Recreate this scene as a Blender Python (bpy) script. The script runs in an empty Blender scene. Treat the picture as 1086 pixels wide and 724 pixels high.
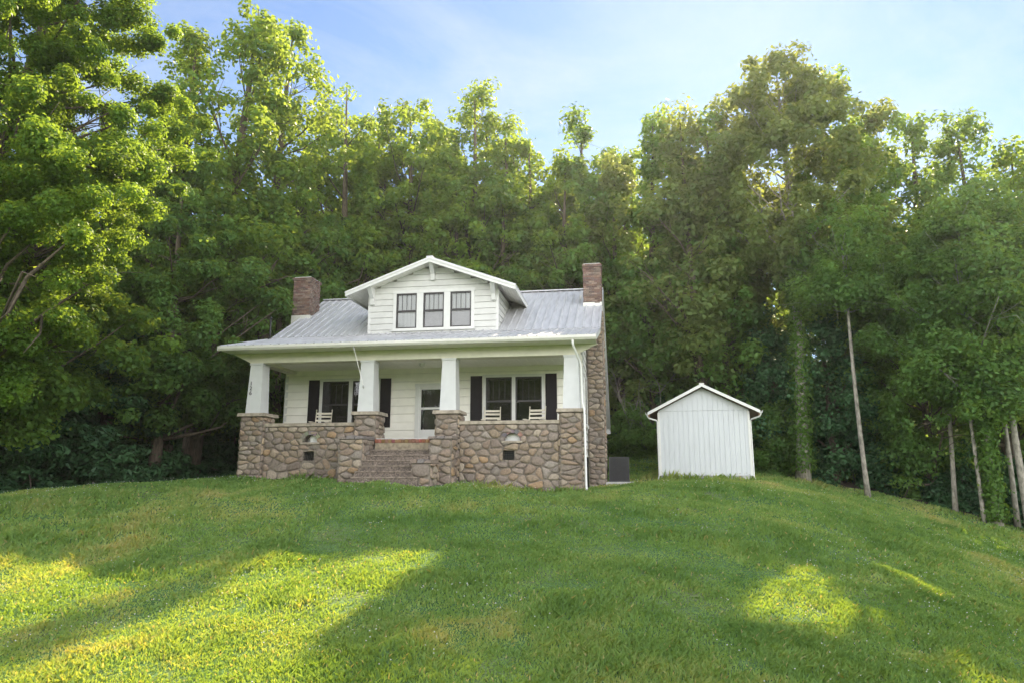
import bpy, bmesh, math, random
import numpy as np
from mathutils import Vector, Matrix

C = bpy.context.scene
COL = C.collection
R = math.radians
rng = np.random.default_rng(7)
random.seed(7)

# ------------------------------------------------------------------ camera, sky, sun, exposure
PITCH, FPX = 0.187, 743.4
cam = bpy.data.objects.new('camera', bpy.data.cameras.new('camera'))
COL.objects.link(cam)
cam.data.sensor_width = 36.0
cam.data.lens = FPX / 1086 * 36.0
cam.data.clip_start = 0.1
cam.data.clip_end = 3000
cam.location = (0, 0, 0)
cam.rotation_euler = (math.pi / 2 + PITCH, 0, 0)
C.camera = cam

SUN_AZ, SUN_EL = R(21.0), R(37.9)
SUN = Vector((math.sin(SUN_AZ) * math.cos(SUN_EL), math.cos(SUN_AZ) * math.cos(SUN_EL), math.sin(SUN_EL)))
world = bpy.data.worlds.new('World')
C.world = world
world.use_nodes = True
wn, wl = world.node_tree.nodes, world.node_tree.links
wn.clear()
wo = wn.new('ShaderNodeOutputWorld')
wb = wn.new('ShaderNodeBackground')
sky = wn.new('ShaderNodeTexSky')
sky.sky_type = 'NISHITA'
sky.sun_disc = False
sky.sun_elevation = SUN_EL
sky.sun_rotation = SUN_AZ
sky.air_density = 0.8
sky.dust_density = 0.05
sky.ozone_density = 1.5
wb.inputs['Strength'].default_value = 0.075
# thin high cloud; extra brightness behind the camera is made-up fill
tc = wn.new('ShaderNodeTexCoord')
mp = wn.new('ShaderNodeMapping')
mp.inputs['Scale'].default_value = (1.3, 2.0, 3.2)
mp.inputs['Rotation'].default_value = (0, R(18), R(25))
nz = wn.new('ShaderNodeTexNoise')
nz.inputs['Scale'].default_value = 1.7
nz.inputs['Detail'].default_value = 7
nz.inputs['Roughness'].default_value = 0.6
nz.inputs['Distortion'].default_value = 0.5
sep = wn.new('ShaderNodeSeparateXYZ')
wl.new(tc.outputs['Generated'], mp.inputs['Vector'])
wl.new(mp.outputs['Vector'], nz.inputs['Vector'])
wl.new(tc.outputs['Generated'], sep.inputs['Vector'])
# made-up bright band low in the sky behind the camera, lights the porch
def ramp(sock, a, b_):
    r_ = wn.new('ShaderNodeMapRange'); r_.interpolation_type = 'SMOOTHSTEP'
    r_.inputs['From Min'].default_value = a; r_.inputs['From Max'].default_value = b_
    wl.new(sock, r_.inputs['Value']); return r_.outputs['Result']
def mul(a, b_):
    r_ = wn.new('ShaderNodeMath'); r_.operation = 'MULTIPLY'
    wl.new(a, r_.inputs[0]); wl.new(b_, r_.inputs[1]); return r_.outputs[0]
rear_fill = mul(mul(ramp(sep.outputs['Y'], 0.05, -0.5), ramp(sep.outputs['Z'], 0.62, 0.30)), ramp(sep.outputs['Z'], -0.02, 0.06))
thr = wn.new('ShaderNodeMath'); thr.operation = 'MULTIPLY_ADD'
wl.new(rear_fill, thr.inputs[0]); thr.inputs[1].default_value = 0.5
wl.new(nz.outputs['Fac'], thr.inputs[2])
cr = wn.new('ShaderNodeMapRange')
cr.inputs['From Min'].default_value = 0.44
cr.inputs['From Max'].default_value = 0.86
cr.inputs['To Max'].default_value = 0.8
wl.new(thr.outputs[0], cr.inputs['Value'])
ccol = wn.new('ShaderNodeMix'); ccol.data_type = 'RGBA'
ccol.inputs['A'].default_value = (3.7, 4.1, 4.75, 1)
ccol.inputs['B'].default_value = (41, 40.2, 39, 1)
wl.new(rear_fill, ccol.inputs['Factor'])
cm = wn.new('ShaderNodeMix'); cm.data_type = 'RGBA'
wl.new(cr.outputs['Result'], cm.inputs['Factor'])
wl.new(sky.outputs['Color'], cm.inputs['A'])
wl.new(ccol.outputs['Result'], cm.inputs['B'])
top_fill = wn.new('ShaderNodeMix'); top_fill.data_type = 'RGBA'       # unseen brightening added overhead and behind to light the lawn
vf = wn.new('ShaderNodeMath'); vf.operation = 'MULTIPLY'; vf.inputs[1].default_value = 0.4
wl.new(ramp(sep.outputs['Y'], 0.25, -0.35), vf.inputs[0]); wl.new(vf.outputs[0], top_fill.inputs['Factor'])
wl.new(cm.outputs['Result'], top_fill.inputs['A']); top_fill.inputs['B'].default_value = (12, 12.2, 12.4, 1)
wl.new(top_fill.outputs['Result'], wb.inputs['Color'])
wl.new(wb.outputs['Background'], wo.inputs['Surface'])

sl = bpy.data.lights.new('sun', 'SUN')
sl.energy = 5.0
sl.angle = R(0.6)
sl.color = (1.0, 0.85, 0.60)
so = bpy.data.objects.new('sun', sl)
COL.objects.link(so)
so.location = SUN * 100
so.rotation_euler = (-SUN).to_track_quat('-Z', 'Y').to_euler()

C.view_settings.view_transform = 'Standard'
C.view_settings.look = 'None'
C.view_settings.gamma = 1
C.view_settings.use_curve_mapping = False
C.view_settings.exposure = 1.62
C.render.engine = 'CYCLES'
C.cycles.use_denoising = True
C.cycles.max_bounces = 7
C.cycles.diffuse_bounces = 4
C.cycles.glossy_bounces = 3
C.cycles.transmission_bounces = 5
C.cycles.transparent_max_bounces = 8
C.cycles.caustics_reflective = False
C.cycles.caustics_refractive = False
C.cycles.sample_clamp_indirect = 6

# ------------------------------------------------------------------ view geometry used for placing
def ray(px, py):
    x = (px - 543) / FPX; up = -(py - 362) / FPX
    c, s = math.cos(PITCH), math.sin(PITCH)
    return np.array([x, c - up * s, s + up * c])
def at(px, py, Y):
    d = ray(px, py)
    return d * (Y / d[1])

# ------------------------------------------------------------------ tags
def tag(o, label=None, cat=None, group=None, kind=None):
    if label: o['label'] = label
    if cat: o['category'] = cat
    if group: o['group'] = group
    if kind: o['kind'] = kind
    return o
def empty(name, loc, rz=0.0):
    o = bpy.data.objects.new(name, None)
    COL.objects.link(o)
    o.location = loc
    o.rotation_euler = (0, 0, rz)
    o.empty_display_size = 0.3
    return o

# ------------------------------------------------------------------ materials
def mat_base(name):
    m = bpy.data.materials.new(name)
    m.use_nodes = True
    return m, m.node_tree.nodes, m.node_tree.links, m.node_tree.nodes['Principled BSDF']
def mat(name, col, rough=0.6, metal=0.0, var=0.08, scale=6.0, bump=0.0, bscale=40.0, spec=0.5, stain=None, stretch=(1, 1, 1)):
    m, n, l, b = mat_base(name)
    b.inputs['Roughness'].default_value = rough
    b.inputs['Metallic'].default_value = metal
    b.inputs['Specular IOR Level'].default_value = spec
    t = n.new('ShaderNodeTexCoord')
    mpn = n.new('ShaderNodeMapping'); mpn.inputs['Scale'].default_value = stretch
    l.new(t.outputs['Object'], mpn.inputs['Vector'])
    z = n.new('ShaderNodeTexNoise'); z.inputs['Scale'].default_value = scale; z.inputs['Detail'].default_value = 6
    l.new(mpn.outputs['Vector'], z.inputs['Vector'])
    r = n.new('ShaderNodeValToRGB')
    c2 = stain if stain else tuple(max(0, c * (1 - 2 * var)) for c in col)
    r.color_ramp.elements[0].position = 0.3; r.color_ramp.elements[0].color = (*c2, 1)
    r.color_ramp.elements[1].position = 0.62; r.color_ramp.elements[1].color = (*[min(1, c * (1 + var * .5)) for c in col], 1)
    l.new(z.outputs['Fac'], r.inputs['Fac'])
    l.new(r.outputs['Color'], b.inputs['Base Color'])
    if bump:
        z2 = n.new('ShaderNodeTexNoise'); z2.inputs['Scale'].default_value = bscale; z2.inputs['Detail'].default_value = 5
        l.new(mpn.outputs['Vector'], z2.inputs['Vector'])
        bp = n.new('ShaderNodeBump'); bp.inputs['Strength'].default_value = bump; bp.inputs['Distance'].default_value = 0.02
        l.new(z2.outputs['Fac'], bp.inputs['Height']); l.new(bp.outputs['Normal'], b.inputs['Normal'])
    return m
def mat_attr(name, rough=0.8, nscale=18.0, bump=0.5, amp=0.45):
    """per-face colour attribute 'Col' broken up by noise (stones, bricks)"""
    m, n, l, b = mat_base(name)
    b.inputs['Roughness'].default_value = rough
    a = n.new('ShaderNodeAttribute'); a.attribute_name = 'Col'
    t = n.new('ShaderNodeTexCoord')
    z = n.new('ShaderNodeTexNoise'); z.inputs['Scale'].default_value = nscale; z.inputs['Detail'].default_value = 8; z.inputs['Roughness'].default_value = .65
    l.new(t.outputs['Object'], z.inputs['Vector'])
    mr = n.new('ShaderNodeMapRange'); mr.inputs['From Min'].default_value = .25; mr.inputs['From Max'].default_value = .75
    mr.inputs['To Min'].default_value = 1 - amp; mr.inputs['To Max'].default_value = 1 + amp
    l.new(z.outputs['Fac'], mr.inputs['Value'])
    mx = n.new('ShaderNodeMix'); mx.data_type = 'RGBA'; mx.blend_type = 'MULTIPLY'; mx.inputs['Factor'].default_value = 1
    l.new(a.outputs['Color'], mx.inputs['A']); l.new(mr.outputs['Result'], mx.inputs['B'])
    l.new(mx.outputs['Result'], b.inputs['Base Color'])
    bp = n.new('ShaderNodeBump'); bp.inputs['Strength'].default_value = bump; bp.inputs['Distance'].default_value = 0.03
    l.new(z.outputs['Fac'], bp.inputs['Height']); l.new(bp.outputs['Normal'], b.inputs['Normal'])
    return m
def mat_leaf(name, dark, light, trans, tmix=0.5):
    m, n, l, b = mat_base(name)
    out = n['Material Output']
    a = n.new('ShaderNodeAttribute'); a.attribute_name = 'var'
    r = n.new('ShaderNodeValToRGB')
    r.color_ramp.elements[0].color = (*dark, 1); r.color_ramp.elements[1].color = (*light, 1)
    l.new(a.outputs['Fac'], r.inputs['Fac'])
    b.inputs['Roughness'].default_value = 0.5
    b.inputs['Specular IOR Level'].default_value = 0.22
    l.new(r.outputs['Color'], b.inputs['Base Color'])
    tr = n.new('ShaderNodeBsdfTranslucent')
    r2 = n.new('ShaderNodeMix'); r2.data_type = 'RGBA'
    r2.inputs['A'].default_value = (*[c * .6 for c in trans], 1); r2.inputs['B'].default_value = (*trans, 1)
    l.new(a.outputs['Fac'], r2.inputs['Factor']); l.new(r2.outputs['Result'], tr.inputs['Color'])
    mx = n.new('ShaderNodeMixShader'); mx.inputs[0].default_value = tmix
    l.new(b.outputs[0], mx.inputs[1]); l.new(tr.outputs[0], mx.inputs[2]); l.new(mx.outputs[0], out.inputs['Surface'])
    return m

M = {}
M['siding_dimmed'] = mat('dimmed_white_siding', (.60, .60, .575), .6, var=.05, scale=3, bump=.1, bscale=60)  # same white siding, darkened in colour where open light would overexpose it
M['siding'] = mat('lifted_white_siding', (.85, .83, .75), .5, var=.03, scale=3, bump=.08, bscale=60)  # porch wall copy, lightened in colour to offset the porch shade
M['trim'] = mat('white_trim_paint', (.66, .66, .64), .45, var=.03, scale=5)
M['column'] = mat('white_column_paint', (.57, .58, .59), .5, var=.03, scale=4, bump=.05)
M['cream'] = mat('cream_painted_wood', (.68, .65, .54), .5, var=.04, scale=4)
M['soffit'] = mat('vinyl_soffit', (.84, .82, .76), .5, var=.04, scale=6)
M['roof'] = mat('ribbed_metal_roof', (.50, .50, .515), .42, metal=.15, var=.1, scale=2.2, stretch=(4, .6, 1))
M['gutter'] = mat('white_aluminium_gutter', (.62, .61, .56), .35, var=.04, scale=3)
M['stone'] = mat_attr('field_stone', .85, 16, .7, .4)
M['mortar'] = mat('grey_brown_mortar', (.205, .175, .145), .95, var=.25, scale=12, bump=.7, bscale=60)
M['cap'] = mat('concrete_cap', (.36, .31, .25), .9, var=.2, scale=7, bump=.5, bscale=50)
M['tan'] = mat('tan_concrete', (.30, .25, .18), .9, var=.22, scale=8, bump=.4, bscale=60)
M['tread'] = mat('worn_brown_tread', (.235, .19, .155), .92, var=.28, scale=9, bump=.5, bscale=40)
M['brick'] = mat_attr('weathered_brick', .9, 24, .6, .4)
M['dark'] = mat('dark_plum_shutter_paint', (.009, .007, .010), .6, spec=.2, var=.15, scale=6)
M['frame'] = mat('dark_bronze_window_frame', (.03, .027, .03), .45, var=.1)
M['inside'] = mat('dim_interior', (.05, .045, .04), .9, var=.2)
M['curtain'] = mat('sheer_white_curtain', (.72, .72, .72), .9, var=.1, scale=2, stretch=(14, 14, .4))
M['shade'] = mat('grey_window_shade', (.5, .48, .5), .8, var=.05)
M['chairwood'] = mat('cream_rocker_paint', (.66, .61, .50), .5, var=.08)
M['acmetal'] = mat('dark_grey_condenser', (.04, .04, .046), .5, var=.1, scale=8)
M['acfin'] = mat('condenser_fins', (.03, .03, .034), .6, var=.2)
M['concrete'] = mat('grey_concrete', (.52, .51, .49), .9, var=.15, scale=6, bump=.3)
M['shed'] = mat('white_shed_siding', (.55, .575, .60), .5, var=.03, scale=2.5, stretch=(3, 3, .5))
M['rawwood'] = mat('raw_brown_wood', (.24, .15, .09), .8, var=.15, scale=8)
M['dirt'] = mat('dried_mud', (.36, .32, .26), .95, var=.2)
M['metal'] = mat('dull_steel', (.4, .4, .4), .4, metal=.8)
M['black'] = mat('black_iron', (.02, .02, .02), .5)
M['number'] = mat('dark_grey_numerals', (.10, .10, .11), .5)
M['bark'] = mat('tree_bark', (.11, .085, .062), .95, var=.3, scale=9, bump=1.0, bscale=16, stretch=(2.2, 2.2, .5))
M['palebark'] = mat('pale_grey_bark', (.30, .275, .235), .95, var=.28, scale=7, bump=.8, bscale=14, stretch=(1.6, 1.6, .7))
M['deadwood'] = mat('grey_deadwood', (.22, .19, .165), .95, var=.2)
# steps: dark pebbly concrete
def pebble():
    m, n, l, b = mat_base('pebble_concrete')
    b.inputs['Roughness'].default_value = .9
    t = n.new('ShaderNodeTexCoord')
    v = n.new('ShaderNodeTexVoronoi'); v.inputs['Scale'].default_value = 26
    l.new(t.outputs['Object'], v.inputs['Vector'])
    z = n.new('ShaderNodeTexNoise'); z.inputs['Scale'].default_value = 3.5; z.inputs['Detail'].default_value = 7
    l.new(t.outputs['Object'], z.inputs['Vector'])
    r = n.new('ShaderNodeValToRGB')
    r.color_ramp.elements[0].color = (.085, .068, .058, 1); r.color_ramp.elements[1].color = (.25, .20, .165, 1)
    s = n.new('ShaderNodeSeparateColor'); l.new(v.outputs['Color'], s.inputs[0])
    mm = n.new('ShaderNodeMath'); mm.operation = 'MULTIPLY'
    l.new(s.outputs[0], mm.inputs[0]); l.new(z.outputs['Fac'], mm.inputs[1])
    m2 = n.new('ShaderNodeMath'); m2.operation = 'MULTIPLY'; m2.inputs[1].default_value = 1.5
    l.new(mm.outputs[0], m2.inputs[0]); l.new(m2.outputs[0], r.inputs['Fac'])
    l.new(r.outputs['Color'], b.inputs['Base Color'])
    bp = n.new('ShaderNodeBump'); bp.inputs['Strength'].default_value = .8; bp.inputs['Distance'].default_value = .02
    l.new(v.outputs['Distance'], bp.inputs['Height']); bp.invert = True
    l.new(bp.outputs['Normal'], b.inputs['Normal'])
    return m
M['pebble'] = pebble()
def glass():
    m, n, l, b = mat_base('window_glass')
    out = n['Material Output']
    g = n.new('ShaderNodeBsdfGlossy'); g.inputs['Roughness'].default_value = .015; g.inputs['Color'].default_value = (.95, .97, 1, 1)
    t = n.new('ShaderNodeBsdfTransparent'); t.inputs['Color'].default_value = (.8, .82, .82, 1)
    f = n.new('ShaderNodeFresnel'); f.inputs['IOR'].default_value = 1.5
    z = n.new('ShaderNodeTexNoise'); z.inputs['Scale'].default_value = 2.2
    tcn = n.new('ShaderNodeTexCoord'); l.new(tcn.outputs['Object'], z.inputs['Vector'])
    bp = n.new('ShaderNodeBump'); bp.inputs['Strength'].default_value = .05; bp.inputs['Distance'].default_value = .1
    l.new(z.outputs['Fac'], bp.inputs['Height']); l.new(bp.outputs['Normal'], g.inputs['Normal'])
    mx = n.new('ShaderNodeMixShader')
    l.new(f.outputs[0], mx.inputs[0]); l.new(t.outputs[0], mx.inputs[1]); l.new(g.outputs[0], mx.inputs[2])
    l.new(mx.outputs[0], out.inputs['Surface'])
    return m
M['glass'] = glass()
M['leaf_sun'] = mat_leaf('locust_leaves', (.055, .125, .02), (.11, .21, .034), (.40, .54, .045), .55)
M['leaf_mid'] = mat_leaf('poplar_leaves', (.06, .135, .03), (.125, .225, .05), (.46, .57, .055), .53)
M['leaf_blue'] = mat_leaf('maple_leaves', (.06, .14, .04), (.13, .25, .066), (.40, .54, .065), .5)
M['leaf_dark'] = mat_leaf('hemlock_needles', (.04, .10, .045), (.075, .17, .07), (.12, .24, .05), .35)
M['leaf_olive'] = mat_leaf('flowering_leaves', (.08, .135, .038), (.15, .21, .065), (.44, .48, .09), .48)
M['ivy'] = mat_leaf('ivy_leaves', (.05, .12, .02), (.11, .21, .04), (.24, .35, .04), .4)

# ------------------------------------------------------------------ mesh builder
class MB:
    def __init__(self, off=(0, 0, 0)):
        self.v, self.f, self.c = [], [], []
        self.off = off
    def add(self, verts, faces, col=(1, 1, 1)):
        n = len(self.v)
        self.v += [tuple(p) for p in verts]
        self.f += [tuple(i + n for i in f) for f in faces]
        self.c += [col] * len(faces)
        return self
    def box(self, x0, x1, y0, y1, z0, z1, col=(1, 1, 1)):
        return self.add([(x0, y0, z0), (x1, y0, z0), (x1, y1, z0), (x0, y1, z0), (x0, y0, z1), (x1, y0, z1), (x1, y1, z1), (x0, y1, z1)],
                        [(0, 3, 2, 1), (4, 5, 6, 7), (0, 1, 5, 4), (1, 2, 6, 5), (2, 3, 7, 6), (3, 0, 4, 7)], col)
    def hexa(self, b, t, col=(1, 1, 1)):
        """bottom quad b, top quad t, both counter-clockwise from above"""
        return self.add(list(b) + list(t), [(0, 3, 2, 1), (4, 5, 6, 7), (0, 1, 5, 4), (1, 2, 6, 5), (2, 3, 7, 6), (3, 0, 4, 7)], col)
    def prism(self, poly, axis, a, b, col=(1, 1, 1)):
        """2D polygon extruded along an axis between a and b; axis 0: poly=(y,z), 1: (x,z), 2: (x,y)"""
        def p(q, t):
            return (t, q[0], q[1]) if axis == 0 else (q[0], t, q[1]) if axis == 1 else (q[0], q[1], t)
        n = len(poly)
        vs = [p(q, a) for q in poly] + [p(q, b) for q in poly]
        fs = [tuple(range(n))[::-1], tuple(range(n, 2 * n))] + [(i, (i + 1) % n, n + (i + 1) % n, n + i) for i in range(n)]
        return self.add(vs, fs, col)
    def tube(self, pts, rad, seg=8, col=(1, 1, 1)):
        pts = [Vector(p) for p in pts]
        if not hasattr(rad, '__len__'): rad = [rad] * len(pts)
        vs, fs = [], []
        ref = Vector((.31, .17, .93)).normalized()
        for i, p in enumerate(pts):
            d = (pts[min(i + 1, len(pts) - 1)] - pts[max(i - 1, 0)]).normalized()
            if abs(d.dot(ref)) > .95: r_ = Vector((1, 0, 0))
            else: r_ = ref
            a = d.cross(r_).normalized(); b = d.cross(a)
            for k in range(seg):
                t = 2 * math.pi * k / seg
                vs.append(p + (a * math.cos(t) + b * math.sin(t)) * rad[i])
        for i in range(len(pts) - 1):
            for k in range(seg):
                k2 = (k + 1) % seg
                fs.append((i * seg + k, i * seg + k2, (i + 1) * seg + k2, (i + 1) * seg + k))
        fs.append(tuple(range(seg))[::-1]); fs.append(tuple((len(pts) - 1) * seg + k for k in range(seg)))
        return self.add(vs, fs, col)
    def slab(self, A, E, S, th, rib=0, ribw=.05, ribh=.028):
        """roof plane: corner A, eave vector E, up-slope vector S, thickness th below; ribs run up the slope"""
        A, E, S = Vector(A), Vector(E), Vector(S)
        N = E.cross(S).normalized()
        if N.z < 0: N = -N
        D = N * th
        b = [A - D, A + E - D, A + E + S - D, A + S - D]; t = [A, A + E, A + E + S, A + S]
        self.hexa(b, t)
        if rib:
            L = E.length; e = E.normalized(); n = int(L / rib)
            for i in range(n + 1):
                x = min(L - ribw * .7, max(ribw * .7, i * rib + (L - n * rib) / 2))
                c = A + e * x
                q = []
                for (o, h) in ((-ribw, -.004), (ribw, -.004), (ribw * .45, ribh), (-ribw * .45, ribh)):
                    q.append(c + e * o + N * h)
                s2 = S * 1.0
                self.add(q + [p + s2 for p in q], [(0, 1, 2, 3)[::-1], (4, 5, 6, 7), (1, 2, 6, 5), (2, 3, 7, 6), (3, 0, 4, 7)])
        return self
    def build(self, name, m, parent=None, smooth=False, loc=None, colour=False):
        me = bpy.data.meshes.new(name)
        ox, oy, oz = self.off
        me.from_pydata([(x - ox, y - oy, z - oz) for x, y, z in self.v], [], self.f)
        if colour:
            at_ = me.color_attributes.new('Col', 'FLOAT_COLOR', 'CORNER')
            arr = np.repeat(np.array([(*c, 1) for c in self.c], dtype=np.float32), [len(f) for f in self.f], axis=0)
            at_.data.foreach_set('color', arr.ravel())
        bm = bmesh.new(); bm.from_mesh(me); bmesh.ops.recalc_face_normals(bm, faces=bm.faces); bm.to_mesh(me); bm.free()
        if smooth: me.polygons.foreach_set('use_smooth', [True] * len(me.polygons))
        me.materials.append(m)
        o = bpy.data.objects.new(name, me)
        COL.objects.link(o)
        if parent is not None: o.parent = parent
        if loc is not None: o.location = loc
        return o

# ------------------------------------------------------------------ terrain
TH = 0.163
HO = np.array([-9.0, 23.19, 1.626])           # porch front left corner, height of the porch wall cap
cT, sT = math.cos(TH), math.sin(TH)
def hw(u, v, w=0.0):                            # house frame to world
    return np.array([HO[0] + u * cT + v * sT, HO[1] - u * sT + v * cT, HO[2] + w])
gp = []
def G(x, y, z): gp.append((x, y, z))
for (u, v, w) in [(.1, -.1, -1.80), (4.4, -.1, -1.88), (5.5, -2.3, -1.86), (7.1, -.1, -1.93), (11.2, -.1, -2.14), (11.6, 4.8, -2.10), (12.4, 7.5, -1.75), (-1.5, 5, -1.75), (5, 13.5, -1.0), (-1.5, 12, -1.4)]:
    p = hw(u, v, w); G(*p)
G(0, 0, -3.35); G(0, 8.6, -2.37); G(0, 12, -1.82); G(0, 16, -1.22)
G(-5.5, 8.6, -2.55); G(-9, 12, -2.0); G(-9.5, 16, -1.3); G(-6, 17, -1.0)
p = at(0, 527, 19); G(p[0], p[1], p[2]); p = at(120, 515, 20.5); G(*p)
p = at(200, 509, 23); G(*p)
G(-21, 20, -1.6); G(-17, 27, -1.5); G(-12, 30, -.9); G(-25, 35, -2.2); G(-18, 8, -3.0); G(-30, 0, -5)
for px, py, Y in [(700, 508, 27.4), (800, 507.5, 27.2), (848, 509, 31), (918, 526, 29), (1047, 556, 26.5), (1086, 578, 25), (760, 515, 22), (900, 545, 21), (1000, 590, 18),
                  (1086, 640, 15), (850, 600, 14), (720, 640, 11.5), (950, 680, 10.5)]:
    G(*at(px, py, Y))
G(12, 4, -3.9); G(25, 18, -5.2); G(26, 30, -2.4); G(35, 10, -7)
G(6, 34, .75); G(2, 40, 1.9); G(13, 38, 1.3); G(-10, 40, .8); G(22, 40, .6)
G(0, 60, 8.0); G(-25, 60, 5.0); G(30, 60, 6.5); G(0, 90, 16); G(-45, 80, 9); G(50, 80, 10)
G(0, -15, -4.6); G(30, -15, -7); G(-30, -15, -6); G(0, -40, -6)
gp = np.array(gp)
def tps(d2): return np.where(d2 > 1e-9, .5 * d2 * np.log(d2 + 1e-12), 0)
def fit_tps(P, lam=.8):
    n = len(P); d2 = ((P[:, None, :2] - P[None, :, :2]) ** 2).sum(-1)
    K = tps(d2) + lam * np.eye(n); Q = np.c_[np.ones(n), P[:, :2]]
    A = np.block([[K, Q], [Q.T, np.zeros((3, 3))]])
    return np.linalg.solve(A, np.r_[P[:, 2], np.zeros(3)])
tw = fit_tps(gp)
def tps_eval(x, y):
    x = np.asarray(x, float); y = np.asarray(y, float)
    sh = x.shape; x = x.ravel(); y = y.ravel()
    out = np.empty(len(x))
    for i in range(0, len(x), 40000):
        xs, ys = x[i:i + 40000], y[i:i + 40000]
        d2 = (xs[:, None] - gp[None, :, 0]) ** 2 + (ys[:, None] - gp[None, :, 1]) ** 2
        out[i:i + 40000] = tps(d2) @ tw[:-3] + tw[-3] + tw[-2] * xs + tw[-1] * ys
    return out.reshape(sh)
GX0, GX1, GY0, GY1, GS = -60., 60., -45., 95., .25
gxs = np.arange(GX0, GX1 + GS / 2, GS); gys = np.arange(GY0, GY1 + GS / 2, GS)
XX, YY = np.meshgrid(gxs, gys)
def wob(x, y):
    return .035 * np.sin(x * 1.3 + .7 * np.sin(y * .9)) * np.sin(y * 1.1 + 1.2) + .02 * np.sin(x * 2.9 + y * 1.7) * np.sin(y * 2.3 - x * .8)
ZZ = tps_eval(XX, YY) + wob(XX, YY)
def gz(x, y):
    x = np.asarray(x, float); y = np.asarray(y, float)
    fx = np.clip((x - GX0) / GS, 0, len(gxs) - 1.001); fy = np.clip((y - GY0) / GS, 0, len(gys) - 1.001)
    ix = fx.astype(int); iy = fy.astype(int); tx = fx - ix; ty = fy - iy
    return (ZZ[iy, ix] * (1 - tx) * (1 - ty) + ZZ[iy, ix + 1] * tx * (1 - ty) + ZZ[iy + 1, ix] * (1 - tx) * ty + ZZ[iy + 1, ix + 1] * tx * ty)
def gz1(x, y): return float(gz(np.array([x]), np.array([y]))[0])

def lawn_mat():
    m, n, l, b = mat_base('lawn_ground')
    b.inputs['Roughness'].default_value = .95; b.inputs['Specular IOR Level'].default_value = .15
    t = n.new('ShaderNodeTexCoord')
    z = n.new('ShaderNodeTexNoise'); z.inputs['Scale'].default_value = .55; z.inputs['Detail'].default_value = 8; z.inputs['Roughness'].default_value = .7
    l.new(t.outputs['Object'], z.inputs['Vector'])
    r = n.new('ShaderNodeValToRGB'); e = r.color_ramp.elements
    e[0].position = .34; e[0].color = (.07, .14, .04, 1); e[1].position = .66; e[1].color = (.17, .20, .08, 1)
    e2 = r.color_ramp.elements.new(.5); e2.color = (.11, .19, .06, 1)
    l.new(z.outputs['Fac'], r.inputs['Fac'])
    z2 = n.new('ShaderNodeTexNoise'); z2.inputs['Scale'].default_value = 22; z2.inputs['Detail'].default_value = 6
    l.new(t.outputs['Object'], z2.inputs['Vector'])
    mr = n.new('ShaderNodeMapRange'); mr.inputs['From Min'].default_value = .3; mr.inputs['From Max'].default_value = .7
    mr.inputs['To Min'].default_value = .5; mr.inputs['To Max'].default_value = 1.3
    l.new(z2.outputs['Fac'], mr.inputs['Value'])
    mx = n.new('ShaderNodeMix'); mx.data_type = 'RGBA'; mx.blend_type = 'MULTIPLY'; mx.inputs['Factor'].default_value = 1
    l.new(r.outputs['Color'], mx.inputs['A']); l.new(mr.outputs['Result'], mx.inputs['B'])
    # forest floor where the woods stand (leaf litter)
    l.new(mx.outputs['Result'], b.inputs['Base Color'])
    bp = n.new('ShaderNodeBump'); bp.inputs['Strength'].default_value = .8; bp.inputs['Distance'].default_value = .05
    l.new(z2.outputs['Fac'], bp.inputs['Height']); l.new(bp.outputs['Normal'], b.inputs['Normal'])
    return m
M['lawn'] = lawn_mat()
M['litter'] = mat('leaf_litter', (.075, .055, .032), .95, var=.35, scale=5, bump=.6, bscale=20)

def build_ground():
    fine = np.arange(-44, 44.01, .5)
    xs = np.concatenate([[-900, -400, -200, -110, -75, -58], fine, [58, 75, 110, 200, 400, 900]])
    ys = np.concatenate([[-900, -400, -200, -100, -60, -42], np.arange(-38, 94.01, .5), [110, 160, 260, 500, 1000]])
    X, Y = np.meshgrid(xs, ys)
    Z = gz(np.clip(X, GX0, GX1), np.clip(Y, GY0, GY1))
    me = bpy.data.meshes.new('ground')
    nx, ny = len(xs), len(ys)
    i = np.arange(ny - 1)[:, None] * nx + np.arange(nx - 1)[None, :]
    F = np.stack([i, i + 1, i + nx + 1, i + nx], -1).reshape(-1, 4)
    me.from_pydata(np.c_[X.ravel(), Y.ravel(), Z.ravel()].tolist(), [], F.tolist())
    me.materials.append(M['lawn']); me.materials.append(M['litter'])
    cx = (X.ravel()[F]).mean(1); cy = (Y.ravel()[F]).mean(1)
    me.polygons.foreach_set('material_index', in_woods(cx, cy).astype(np.int32))
    me.polygons.foreach_set('use_smooth', [True] * len(F))
    o = bpy.data.objects.new('ground', me); COL.objects.link(o)
    tag(o, 'grassy hill rising to the house with leaf litter under the woods', 'ground', kind='structure')
# edge of the woods as y of the boundary for a given x
WX = np.array([-60, -22, -17, -14, -11, -5, 4, 8, 11.5, 13.5, 15.5, 17.8, 20, 23, 60.])
WY = np.array([12, 17, 22.5, 27, 34, 39, 37.5, 35.5, 32.5, 31.0, 29.6, 27.8, 25.6, 20.5, 14.])
def in_woods(x, y): return (y > np.interp(x, WX, WY)) & (y < 200)
build_ground()

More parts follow.
